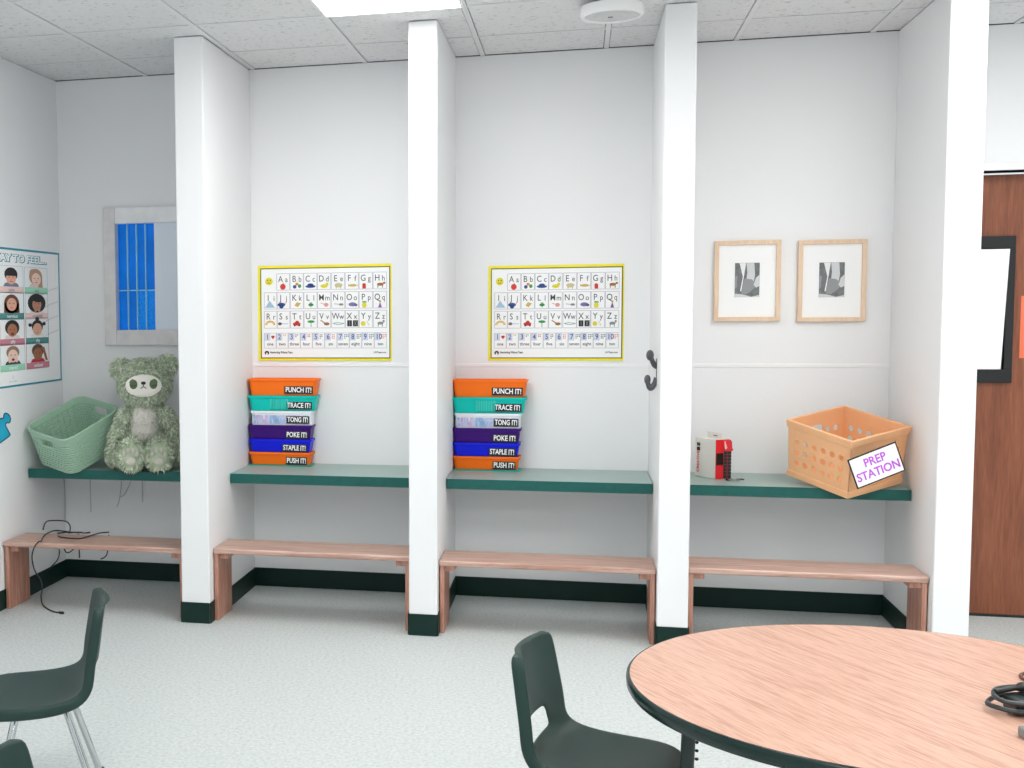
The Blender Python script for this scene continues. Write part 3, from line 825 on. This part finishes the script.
for q in range(4):
    crate_panel(m, cs4[q], cs4[(q+1) % 4], 3, 6, .0145, slot=(q in (0, 2)))
m.build('crate_wall', cr)
def band(z0, z1, o0, o1, name):
    m = MB()
    def ring(z, o): k = TP+(1-TP)*z/HH; return [(x*(L/2*k+o), y*(W/2*k+o), z) for x, y in cs4]
    m.loft([ring(z0, -.002), ring(z0, o0), ring(z1, o1), ring(z1, -.006), ring(z0, -.006)], PEACH, cap=(False, False))
    m.loft([ring(z0, -.006), ring(z0, -.002)], PEACH, cap=(False, False))
    return m.build(name, cr, bevel=.003)
band(HH-.034, HH, .006, .008, 'rim'); band(0, .030, .007, .005, 'foot_band')
m = MB(); k = TP
m.box((-L/2*k+.001, -W/2*k+.001, 0.001), (L/2*k-.001, W/2*k-.001, .005), PEACH); m.build('bottom', cr)
# sign hung on the crate's front by a cord
sg = thing('crate_sign', 'white sign with black border and purple words PREP STATION on the orange crate', 'sign')
th_ = math.radians(16)
sg.matrix_world = Matrix.Translation((1.15+.1097*math.cos(th_), 5.70+.1097*math.sin(th_), .819)) @ Matrix.Rotation(th_, 4, 'Z') @ Matrix.Rotation(-.3612, 4, 'Y')
w, h = .225, .137
m = MB(); m.box((-w/2, 0, -h/2), (w/2, .003, h/2), BLACK); m.build('sign_border', sg)
m = MB(); m.box((-w/2+.006, -.0008, -h/2+.006), (w/2-.006, .0, h/2-.006), PAPER)
VIO = mat('violet_ink', (196, 92, 222), .5)
for t_, z_, x_ in (('PREP', .026, .0), ('STATION', -.026, .0)):
    m.text(t_, .052, VIO, Matrix.Translation((x_, -.0014, z_)) @ Matrix.Rotation(PI/2, 4, 'X'), .0012, .0003, sx=.92)
m.build('sign_face', sg, label='white face with purple words PREP STATION')
bpy.context.view_layer.update()
Pc = sg.matrix_world @ Vector((w/2-.004, .003, h/2-.004)); vd = (Pc-Vector((0, 0, CAMZ))).normalized()
Wi = sg.matrix_world.inverted()
m = MB(); m.tube([Wi @ Pc, Wi @ (Pc+vd*.02+Vector((.002, 0, .004))), Wi @ (Pc+vd*.10+Vector((.006, 0, .012)))], .0018, BLACK, 6); m.build('cord', sg)

# ------------------------------------------------------------------ white box, red capped punch and metal bits
RED = mat('box_red', (222, 30, 40), .4); DKRED = mat('dark_red', (120, 22, 36), .4); CARD = mat('white_card', (238, 234, 228), .6)
A0 = Vector((.640, 6.147)); dl = (Vector((.556, 6.270))-A0); fl = dl.length; ang = math.atan2(dl.y, dl.x)
bx = thing('craft_box', 'white cardboard box with a red edge and hanging tab on the right shelf', 'box', (A0.x, A0.y, ST+.0005), ang)
dp, bh = .044, .190
# local x runs back along the white face; the thin red end faces the room at x = 0, depth along -y
m = MB(); m.box((.002, -dp, 0), (fl, 0, bh), CARD); m.build('box_body', bx, bevel=.0015)
m = MB(); m.box((-.0005, -dp-.0004, 0), (.0022, .0004, bh*.999), RED); m.build('red_end_panel', bx, label='red end panel')
m = MB(); m.box((-.0025, -dp*.94, .068), (-.0004, -.002, .125), BLACK); m.build('window_insert', bx, label='black inset on the red end')
m = MB(); hy = -.036
m.box((.0, hy-.003, bh-.001), (.105, hy, bh+.032), CARD); m.box((.034, hy, bh+.012), (.062, hy+.0008, bh+.018), GREY); m.build('hang_tab', bx, bevel=.001)
def on_face(x, z, rot=0):      # white face is the y = 0 side, read with x running right to left
    return Matrix.Translation((x, .0012, z)) @ Matrix(((-1, 0, 0, 0), (0, 0, 1, 0), (0, 1, 0, 0), (0, 0, 0, 1))) @ Matrix.Rotation(rot, 4, 'Z')
m = MB(); m.text('CREATIVE', .022, RED, on_face(fl-.024, .074, PI/2), .0006, .0002, fit=.105)
m.build('face_lettering', bx, label='red vertical lettering')
m = MB()
m.box((fl-.036, 0, .128), (fl-.014, .0012, .145), BLACK); m.box((fl-.036, 0, .150), (fl-.026, .0012, .166), BLACK); m.box((fl-.024, 0, .150), (fl-.014, .0012, .166), BLACK)
m.build('face_mark', bx, label='black square mark')
pn = thing('paper_punch', 'red capped black plastic strip leaning beside the white box', 'tool', (.694, 6.185, ST+.0005), .15)
pn.scale = (.74, .9, 1)
m = MB()
for q in range(8):
    m.box((-.022, -.014, .004+q*.0165), (-.003, .012, .0185+q*.0165), BLACK); m.box((.002, -.014, .004+q*.0165), (.024, .012, .0185+q*.0165), BLACK)
m.box((-.004, -.012, .002), (.003, .012, .136), DKRED); m.box((-.02, -.013, 0), (.022, .011, .136), DKRED)
m.build('strip', pn, bevel=.002)
m = MB(); m.prism([(-.03, .134), (.026, .134), (.036, .140), (.028, .150), (.026, .182), (.014, .190), (-.026, .188), (-.030, .176)], -.018, .016, RED, axis='y'); m.build('cap', pn, bevel=.003, label='red cap')
m = MB(); m.prism([(-.02, .150), (-.014, .142), (-.004, .150), (-.018, .182), (-.024, .180)], -.0192, -.0178, mat('cap_mark', (236, 180, 176), .5), axis='y'); m.build('cap_mark', pn)
STEEL = mat('steel', (150, 146, 144), .3, metal=.6)
for q, (x, y, rz, ln_, lb_) in enumerate(((.703, 6.118, .5, .03, 'small metal clip lying nearest the white box on the right shelf'), (.722, 6.095, -.25, .05, 'longest small metal clip lying in front of the red capped strip'), (.752, 6.122, .15, .03, 'small dark clip lying behind the other two, toward the orange crate'))):
    c_ = thing('metal_clip', lb_, 'clip', (x, y, ST+.0004), rz, 'small metal clips on the right shelf')
    m = MB(); m.tube([(-ln_/2, 0, .004), (0, 0, .007), (ln_/2, 0, .004)], [.0035, .004, .003], STEEL if q == 1 else BLACK, 8); m.build('arm', c_, smooth=True)
    m = MB(); m.lathe([(.003, 0), (.008, .001), (.008, .008), (.003, .010)], BLACK if q != 1 else STEEL, 12, (-ln_/2, 0, 0)); m.build('jaw', c_, smooth=True)

# ------------------------------------------------------------------ coat hook on the third partition
hk = thing('coat_hook', 'dark grey double coat hook on the side of the third white partition', 'hook', (FINS[2][0], 5.80, 1.224))
hk.scale = (.72, 1.1, 1.12)
HKM = mat('hook_grey', (84, 84, 90), .4)
m = MB(); m.prism([(-.012, -.06), (.012, -.06), (.016, 0), (.012, .05), (-.012, .05)], -.004, -.0002, HKM, axis='x'); m.build('back_plate', hk, bevel=.002)
m = MB(); m.tube(smooth_path([(-.003, 0, .02), (-.022, -.01, .03), (-.040, -.02, .058), (-.044, -.022, .066)]), [.014]*18+[.019], HKM, 10); m.ell((-.044, -.022, .064), (.024, .022, .022), HKM); m.build('upper_prong', hk, smooth=True)
m = MB(); m.tube(smooth_path([(-.003, 0, -.03), (-.02, 0, -.062), (-.045, 0, -.066), (-.056, 0, -.040)]), .0145, HKM, 10); m.ell((-.056, 0, -.036), (.020, .020, .020), HKM); m.build('lower_prong', hk, smooth=True)

# ------------------------------------------------------------------ cords on the left bench
CORD = mat('black_cord', (30, 28, 28), .5)
zb = .3525
def bench_pt(px, py):          # photo pixel -> point on the bench top
    return pix(px, py, Z=zb+.004)
# camera model used to read positions off the photograph
F_, YAW, PIT, ROLL, CX, CY_ = 1216.474, .248958, .073348, -.009537, 270.395, 400.972
rt = Vector((math.cos(YAW), math.sin(YAW), 0)); fw0 = Vector((-math.sin(YAW), math.cos(YAW), 0)); up0 = Vector((0, 0, 1))
FWD = math.cos(PIT)*fw0-math.sin(PIT)*up0; UP1 = math.sin(PIT)*fw0+math.cos(PIT)*up0
RIGHT = math.cos(ROLL)*rt+math.sin(ROLL)*UP1; UP = -math.sin(ROLL)*rt+math.cos(ROLL)*UP1
def pix(x, y, X=None, Y=None, Z=None):
    d = FWD+RIGHT*((x-CX)/F_)-UP*((y-CY_)/F_)
    t = (Z-CAMZ)/d.z if Z is not None else Y/d.y if Y is not None else X/d.x
    return Vector((0, 0, CAMZ))+d*t
m = MB()
pts = [pix(70, 532, Z=zb+.006), pix(56, 530.5, Z=zb+.006), pix(48, 533, Z=zb+.012), pix(43, 537, Z=zb+.006), Vector((pix(40, 541, Y=5.61).x, 5.622, zb+.008)), Vector((pix(38, 543, Y=5.603).x, 5.606, zb+.006))]
pts += [pix(34, 548, Y=5.602), pix(32, 558, Y=5.60), pix(35, 571, Y=5.59), pix(41, 580, Y=5.58), pix(42, 590, Y=5.57)]
pts += [pix(41, 596, Z=.03), pix(43, 605, Z=.006), pix(52, 611, Z=.005), pix(60, 612.5, Z=.005)]
pc = thing('electric_lead', 'long black power cord hanging from the left bench down to the floor', 'cord', tuple(pts[-1]))
m.M = Matrix.Translation(-pts[-1]); m.tube(smooth_path(pts), .0035, CORD, 7); m.build('cable', pc, smooth=True)
m = MB(); d_ = (pts[-1]-pts[-2]).normalized(); m.tube([-d_*.005, d_*.02, d_*.026], [.0055, .009, .004], CORD, 8); m.build('plug', pc, smooth=True)
m = MB()
for seq in ([(68, 531), (80, 529), (84, 531), (90, 531), (86, 533), (70, 532), (58, 533)], [(58, 536), (64, 538.5), (80, 538.5), (92, 536), (100, 533), (109, 529)], [(60, 532), (70, 533), (78, 531), (74, 527), (70, 530)]):
    ps = [pix(x, min(max(y, 533), 541), Z=zb+.005) for x, y in seq]
    for i, p in enumerate(ps): p.z += .004*(i % 2)
    m.tube(smooth_path(ps), .0034, CORD, 7)
m.tube(smooth_path([pix(43, 530, Y=5.78), pix(46, 522, Y=5.78), pix(55, 520.5, Y=5.78), pix(66, 521.5, Y=5.78), pix(70, 526, Y=5.78), pix(70, 531, Y=5.76)]), .0034, CORD, 7)
for seq in ([(58, 551), (59, 556), (50, 568), (46, 574)], [(59, 549), (66, 552), (74, 549)], [(79, 549), (79.5, 558)], [(109, 549), (107, 554), (101, 559)]):
    ps = [pix(x, y, Y=5.884) for x, y in seq]; ps[0].z = zb+.002; ps[-1].y += .0
    m.tube(smooth_path(ps), .0034, CORD, 7)
tag(m.build('cord_tangle', smooth=True), 'tangle of thin black cords lying across the left bench and drooping behind it', 'cord')
LG = mat('pale_grey_cable', (196, 194, 196), .6)
for seq, lb_ in (([(57, 479), (57.5, 500), (57, 520)], 'pale grey cable hanging nearest the left wall under the green basket'), ([(64, 479), (65, 500), (65, 521)], 'pale grey cable hanging under the green basket, second from the left wall'),
                 ([(90, 480), (90.5, 495), (91, 512)], 'pale grey cable hanging straight under the gap between basket and teddy bear'), ([(123, 480), (120, 496), (117, 507)], 'pale grey cable hanging at a slight slant under the teddy bear'),
                 ([(136, 481), (126, 492), (120, 497)], 'short pale grey cable slanting left under the teddy bear'), ([(142.5, 480), (142.5, 502)], 'short straight pale grey cable under the right foot of the teddy bear')):
    m = MB(); ps = [pix(x, y, Y=YB-.012) for x, y in seq]; ps[0].z = SB-.001
    m.tube(smooth_path(ps), .0025, LG, 6)
    tag(m.build('hanging_cable', smooth=True), lb_, 'cable', 'pale cables under the left shelf')

# ------------------------------------------------------------------ teddy bear
FUR = mat('sage_fur', (184, 197, 170), .9, noise=.18, nscale=30); FURT = mat('sage_fur_tip', (222, 230, 208), .9, noise=.15, nscale=30)
FACE = mat('cream_plush', (240, 236, 226), .9); PATCH = mat('dark_sage_plush', (98, 116, 84), .9); NOSE = mat('nose_black', (30, 28, 28), .5); BELLY = mat('cream_fur', (244, 240, 232), .95); PADM = mat('pad_plush', (206, 204, 190), .9)
TX, TY = -2.230, 6.075
ted = thing('teddy_bear', 'fluffy sage green teddy bear with a cream panda face sitting on the left shelf', 'teddy bear', (TX, TY, ST+.001), .33)
ted.scale = (1.07, 1.07, 1.06)
def blob(parts, name, parent, mtl, vox=.011, tufts=0, tl=.02, tw=.0045, skip=None, tip=None, seed=1):
    m = MB()
    for c, r, *rot in parts:
        m.M = Matrix.Translation(c) @ (Euler(rot[0]).to_matrix().to_4x4() if rot else Matrix()); m.ell((0, 0, 0), r, mtl, 20, 14)
    m.M = Matrix()
    o = m.build(name+'_tmp')
    md = o.modifiers.new('r', 'REMESH'); md.mode = 'VOXEL'; md.voxel_size = vox
    ms = o.modifiers.new('s', 'SMOOTH'); ms.iterations = 4; ms.factor = .5
    bpy.context.view_layer.update()
    dg = bpy.context.evaluated_depsgraph_get(); me = bpy.data.meshes.new_from_object(o.evaluated_get(dg))
    bpy.data.objects.remove(o)
    rnd = random.Random(seed)
    vs = [v.co.copy() for v in me.vertices]; ns = [v.normal.copy() for v in me.vertices]
    fs = [tuple(p.vertices) for p in me.polygons]; cs = [(p.center.copy(), p.normal.copy(), p.area) for p in me.polygons]
    out = MB(); out.add([tuple(v) for v in vs], fs, mtl)
    if tufts:
        tot = sum(c[2] for c in cs)
        for c, n, a in cs:
            k = tufts*a/tot; k = int(k)+(rnd.random() < k-int(k))
            for _ in range(k):
                if skip and skip(c, n): continue
                t1 = n.orthogonal().normalized(); t2 = n.cross(t1)
                p = c+t1*rnd.uniform(-.5, .5)*math.sqrt(a)+t2*rnd.uniform(-.5, .5)*math.sqrt(a)
                down = Vector((rnd.uniform(-.6, .6), rnd.uniform(-.3, .3), -1+rnd.uniform(-.3, .9)))
                down -= n*down.dot(n)
                l = tl*rnd.uniform(.6, 1.25)
                mid = p+n*l*.45+down*l*.25; tipp = p+n*l*.6+down*l*.85
                a_ = rnd.uniform(0, 2*PI); u = (t1*math.cos(a_)+t2*math.sin(a_))*tw*rnd.uniform(.7, 1.3); w_ = n.cross(u)
                ms_ = tip if tip and rnd.random() < .5 else mtl
                b = [p+u-n*.003, p-u*.5+w_*.86-n*.003, p-u*.5-w_*.86-n*.003]
                mm_ = [mid+(q-p+n*.003)*.7 for q in b]
                out.add([tuple(q) for q in b+mm_+[tipp]], [(0, 1, 4, 3), (1, 2, 5, 4), (2, 0, 3, 5), (3, 4, 6), (4, 5, 6), (5, 3, 6)], ms_)
    me2 = bpy.data.meshes.new(name); me2.from_pydata(out.v, [], out.f)
    for q in out.mats: me2.materials.append(q)
    me2.polygons.foreach_set('material_index', out.m); me2.polygons.foreach_set('use_smooth', [True]*len(me2.polygons)); me2.update()
    ob = bpy.data.objects.new(name, me2); COL.objects.link(ob); ob.parent = parent
    bpy.data.meshes.remove(me)
    return ob
body = [((0, .0, .11), (.115, .10, .115)), ((0, .0, .22), (.088, .08, .10)), ((0, 0, .30), (.06, .06, .05)),
        ((0, -.005, .425), (.128, .112, .118)), ((0, -.035, .385), (.098, .085, .078)),
        ((-.118, .005, .498), (.048, .03, .05)), ((.108, .005, .512), (.050, .03, .05)),
        ((-.100, -.02, .245), (.042, .044, .07), (0, .45, 0)), ((-.135, -.04, .155), (.041, .046, .085), (0, .22, 0)), ((-.150, -.058, .078), (.041, .046, .062)),
        ((.100, -.015, .245), (.044, .046, .07), (0, -.45, 0)), ((.140, -.03, .155), (.043, .048, .085), (0, -.22, 0)), ((.158, -.045, .078), (.043, .048, .062)),
        ((-.068, -.09, .066), (.058, .10, .062)), ((.060, -.09, .066), (.058, .10, .062)),
        ((-.070, -.165, .084), (.062, .034, .084)), ((.066, -.165, .082), (.066, .034, .082))]
def skipf(c, n):
    if c.y < -.08 and ((c.x+.002)/.088)**2+((c.z-.425)/.058)**2 < 1 and n.y < -.2: return True
    if c.z < .008: return True
    if c.y < -.165 and n.y < -.35 and min(((c.x-q)/.046)**2+((c.z-.085)/.062)**2 for q in (-.070, .066)) < 1: return True
    return False
blob(body, 'body', ted, FUR, .010, 9500, .028, .0058, skipf, FURT, 3)
# face mask, eye patches, nose, mouth
def disc_on(cx, cz, rx, rz, ydepth, mtl, name, parent, curve=.12, thick=.004, n=28, rings=5):
    """flattened plush appliqué curved over the face"""
    m = MB(); vs = [(cx, ydepth(cx, cz)-thick, cz)]; fs = []
    for i in range(1, rings+1):
        for j in range(n):
            a = 2*PI*j/n; k = i/rings; x, z = cx+rx*k*math.cos(a), cz+rz*k*math.sin(a)
            vs.append((x, ydepth(x, z)-thick*(1 if i < rings else -.6), z))
    for j in range(n): fs.append((0, 1+j, 1+(j+1) % n))
    for i in range(rings-1):
        for j in range(n):
            a, b = 1+i*n+j, 1+i*n+(j+1) % n; fs.append((a, a+n, b+n, b))
    m.add(vs, fs, mtl); return m.build(name, parent, smooth=True)
def fy(x, z): return -.129+.9*(x*x)+.9*((z-.415)**2)*1.2
fm = disc_on(-.004, .420, .088, .056, fy, FACE, 'face_mask', ted, thick=.006)
for sx_ in (-1, 1):
    e = disc_on(-.004+sx_*.048, .428, .022, .027, lambda x, z: fy(x, z)-.006, PATCH, 'eye_patch', fm, thick=.003, n=20, rings=3)
    m = MB(); m.tube([(-.004+sx_*.048+q*.013, fy(-.004+sx_*.048, .428)-.0115, .424-.003*math.cos(q*1.5)) for q in (-1, -.5, 0, .5, 1)], .0018, mat('lash', (60, 72, 52), .8), 6); m.build('closed_eye', e)
m = MB(); m.ell((-.004, fy(0, .432)-.012, .434), (.0115, .008, .008), NOSE); m.tube([(-.004, fy(0, .43)-.011, .428), (-.004, fy(0, .42)-.010, .418)], .002, NOSE, 6); m.build('nose', fm, smooth=True)
m = MB(); m.tube([(-.018, fy(0, .40)-.010, .408), (-.004, fy(0, .41)-.011, .417), (.010, fy(0, .40)-.010, .408)], .002, NOSE, 6); m.build('mouth', fm, smooth=True)
disc_on(-.108, .490, .020, .024, lambda x, z: -.030, FACE, 'inner_ear', ted, thick=.006, n=18, rings=3)
blob([((-.004, -.052, .240), (.064, .045, .085)), ((-.004, -.064, .185), (.062, .045, .06))], 'belly_patch', ted, BELLY, .009, 1500, .014, .0036, None, FACE, 5)
def pad(cx, cz, parent, s):
    m = MB(); y = -.207
    m.ell((cx, y+.008, cz-.030), (.026, .012, .022), PADM); 
    for dx, dz in ((-.026, .006), (-.010, .022), (.010, .022), (.026, .006)): m.ell((cx+dx*s, y+.008, cz+dz), (.010, .011, .014), PADM)
    return m.build('paw_pad', parent, smooth=True)
pad(-.070, .088, ted, 1.15); pad(.066, .086, ted, 1.15)

# ------------------------------------------------------------------ plastic stacking chairs
def make_chair(label):
    t = thing('stacking_chair', label, 'chair', (0, 0, 0), 0, 'dark green plastic stacking chairs')
    SH = .345
    # centre-line of the shell in (x, z): back top -> bend -> seat front; chair faces +x
    prof = [(-.208, .622), (-.205, .605), (-.199, .565), (-.193, .52), (-.187, .475), (-.182, .44), (-.177, .412), (-.167, .388), (-.148, .366), (-.12, .352), (-.08, .345), (-.02, .341), (.05, .342), (.11, .346), (.15, .346), (.175, .338), (.188, .325)]
    hw =   [.136, .146, .152, .157, .162, .166, .168, .170, .174, .180, .186, .192, .194, .188, .176, .160, .135]
    cv =   [.036, .037, .039, .040, .042, .042, .040, .036, .030, .024, .018, .014, .010, .006, .002, 0, 0]
    NU = 12
    n = len(prof); grid = []
    for i in range(n):
        a = Vector(prof[max(i-1, 0)]); b = Vector(prof[min(i+1, n-1)]); d = (b-a).normalized(); nn = Vector((-d.y, d.x))   # towards the sitter
        if nn.x < 0 and nn.y < 0: nn = -nn
        nn = Vector((abs(nn.x), abs(nn.y)))
        row = []
        for j in range(NU+1):
            u = -1+2*j/NU
            p = Vector(prof[i])+nn*cv[i]*abs(u)**2.2
            row.append((Vector((p.x, u*hw[i], p.y)), Vector((nn.x, 0, nn.y))))
        grid.append(row)
    vs = [p for r in grid for p, _ in r]; fs = []
    for i in range(n-1):
        for j in range(NU):
            # hand-hole low in the back
            if i in (5, 6) and 3 <= j <= 8: continue
            k = i*(NU+1)+j; fs.append((k, k+1, k+NU+2, k+NU+1))
    # rolled edge all round
    loop = [(0, j) for j in range(NU+1)]+[(i, NU) for i in range(1, n)]+[(n-1, j) for j in range(NU-1, -1, -1)]+[(i, 0) for i in range(n-2, 0, -1)]
    cvec = Vector((-.03, 0, .40)); rings = []
    for step in ((.005, -.003), (.009, -.013), (.010, -.034)):
        rr = []
        for (i, j) in loop:
            p, nn = grid[i][j]
            if j in (0, NU): o = Vector((0, -1 if j == 0 else 1, 0))
            else: o = Vector((0, 0, 0))
            if i == 0: o = o+Vector((-.1, 0, 1))
            if i == n-1: o = o+Vector((1, 0, -.2))
            o.normalize(); rr.append(p+o*step[0]+nn*step[1]*(.5 if i == 0 and 0 < j < NU else 1))
        rings.append(rr)
    base = len(vs); ln = len(loop); idx0 = [i*(NU+1)+j for i, j in loop]
    for rr in rings: vs += rr
    for a in range(ln):
        b = (a+1) % ln; fs.append((idx0[a], idx0[b], base+b, base+a))
        for k in range(2): fs.append((base+k*ln+a, base+k*ln+b, base+(k+1)*ln+b, base+(k+1)*ln+a))
    m = MB(); m.add([tuple(v) for v in vs], fs, CHAIR)
    o = m.build('shell', t, smooth=True)
    md = o.modifiers.new('s', 'SOLIDIFY'); md.thickness = .005; md.offset = -1
    md2 = o.modifiers.new('d', 'SUBSURF'); md2.levels = 1; md2.render_levels = 1
    for p in o.data.polygons: p.use_smooth = True
    for sy in (-1, 1):
        for tp_, ft_ in (((.060, .115*sy, .328), (.130, .17*sy, .012)), ((-.085, .120*sy, .330), (-.185, .17*sy, .012))):
            m = MB(); m.tube([(tp_[0]-(.03 if tp_[0] > 0 else -.03), tp_[1]*.8, .329), (tp_[0], tp_[1], .320), ft_], .011, CHROME, 12); lg = m.build('leg', t, smooth=True)
            m = MB(); m.lathe([(.012, -.012), (.015, -.009), (.0145, .012), (.011, .014)], BLACK, 12, ft_); m.build('glide', lg, smooth=True)
    m = MB()
    for sy in (-1, 1): m.tube([(.10, .095*sy, .329), (-.08, .10*sy, .331)], .010, CHROME, 10)
    m.tube([(.06, -.1, .326), (.06, .1, .326)], .009, CHROME, 10); m.build('under_frame', t, smooth=True)
    return t
ch = make_chair('dark green plastic chair tucked beside the round table, facing it')
ch.location = (.070, 3.185, 0); ch.rotation_euler = (0, 0, -.22)
dup(ch, (-1.615, 3.40, 0), PI+.40, 'dark green plastic chair at the left, seen from its side with chrome legs')
dup(ch, (-.934, 2.13, 0), .02, 'dark green plastic chair in the bottom left corner, only its back top showing')

# ------------------------------------------------------------------ round table and the charger on it
tb = thing('round_table', 'round wood-look laminate table with a dark green edge in the right foreground', 'table', (.747, 3.125, 0))
A_, B_, an = .622, .588, math.radians(21)
def eo(k, off=0): 
    a = 2*PI*k/96; x, y = (A_+off)*math.cos(a), (B_+off)*math.sin(a)
    return (x*math.cos(an)-y*math.sin(an), x*math.sin(an)+y*math.cos(an))
m = MB(); pts = [eo(k) for k in range(96)]
m.prism(pts, .575, .600, TABLE); m.build('table_top', tb)
m = MB(); R_ = []
for off, z in ((.0002, .5995), (.004, .5995), (.008, .595), (.009, .587), (.008, .574), (.003, .566), (.0002, .566)):
    R_.append([(*eo(k, off), z) for k in range(96)])
R_.append(R_[0]); m.loft(R_, TEDGE, cap=(False, False)); m.build('edge_band', tb, smooth=True, label='dark green rounded vinyl edge')
for k in range(4):
    a = math.radians(215+90*k); x, y = .50*math.cos(a), .50*math.sin(a)
    if k == 0: x, y = -.49, -.20
    if k == 2: x, y = .49, .20
    if k == 3: x, y = .16, .49
    m = MB(); m.tube([(x, y, .575), (x*1.02, y*1.02, .30)], .016, DARKMETAL, 14); m.tube([(x*1.02, y*1.02, .31), (x*1.04, y*1.04, .004)], .013, DARKMETAL, 14); lg = m.build('leg', tb, smooth=True)
    m = MB()
    for z in (.50, .515, .53, .48, .46): m.lathe([(.003, -.003), (.005, 0), (.003, .003)], DARKMETAL, 8, (x*1.005+.019, y*1.005, z))
    m.build('height_pins', lg)
m = MB(); m.lathe([(.36, .571), (.38, .571), (.38, .55), (.36, .55)], DARKMETAL, 48); m.build('apron', tb)

TZ = .6005
ad = thing('power_adapter', 'black power adapter wrapped in its own grey-black cord on the round table', 'adapter', (1.0, 2.99, TZ))
m = MB(); m.M = Matrix.Rotation(.15, 4, 'Z'); m.box((-.062, -.03, .002), (.10, .035, .036), mat('adapter_black', (22, 34, 36), .35)); m.build('brick', ad, bevel=.006, seg=3)
m = MB()
for dz, ex_ in ((.012, .0), (.030, .012)):
    m.tube(smooth_path([(.12, -.05, dz), (.02, -.048, dz), (-.06, -.044, dz+.002), (-.098+ex_, -.02-ex_, dz+.004), (-.102+ex_, .004, dz+.006), (-.07, .035, dz+.012), (0, .05, dz+.016), (.1, .05, dz+.016)]), .0055, mat('cord_grey', (46, 52, 54), .35), 8)
m.build('cord', ad, smooth=True)
m = MB(); m.tube(smooth_path([(-.085, .01, .040), (-.03, .03, .048), (.03, .04, .054), (.09, .045, .06)]), [.006]*6+[.011]*13, BLACK, 10); m.build('cord_plug', ad, smooth=True)
uc = thing('cable_connector', 'grey cable connector lying in front of the black power adapter on the table', 'connector', (.942, 2.812, TZ), .1)
m = MB(); m.box((-.035, -.016, 0), (.09, .018, .022), GREY); m.build('connector_body', uc, bevel=.005, seg=3)
m = MB(); m.box((-.03, -.0165, .010), (.085, -.0158, .014), mat('seam', (190, 194, 194), .3)); m.build('seam', uc)
m = MB(); lp = [pix(x, y, Z=TZ+.004) for x, y in ((1034, 682), (1024, 679), (1020.5, 676), (1022, 674), (1028, 673.5), (1040, 675))]
m.tube(smooth_path(lp), .004, mat('brown_cable', (96, 62, 50), .5), 8); tag(m.build('cable_end', smooth=True), 'thin brown cable end on the table behind the black power adapter', 'cable')

# ------------------------------------------------------------------ camera
cam = bpy.data.cameras.new('camera'); co = bpy.data.objects.new('camera', cam); COL.objects.link(co)
cam.sensor_width = 36; cam.lens = F_/1024*36
cam.shift_x = (512-CX)/1024; cam.shift_y = (CY_-384)/1024
cam.clip_start = .05
Rm = Matrix((RIGHT, UP, -FWD)).transposed().to_4x4()
co.matrix_world = Matrix.Translation((0, 0, CAMZ)) @ Rm
SC.camera = co

# ------------------------------------------------------------------ light
w = bpy.data.worlds.new('world'); SC.world = w; w.use_nodes = True
bg = w.node_tree.nodes['Background']; bg.inputs['Color'].default_value = (.90, .96, 1, 1); bg.inputs['Strength'].default_value = .92
SC.view_settings.view_transform = 'Standard'; SC.view_settings.look = 'None'; SC.view_settings.gamma = 1
SC.view_settings.exposure = -0.03; SC.view_settings.use_curve_mapping = False
SC.cycles.use_denoising = True
SC.cycles.max_bounces = 8; SC.cycles.diffuse_bounces = 5
SC.cycles.sample_clamp_indirect = 8
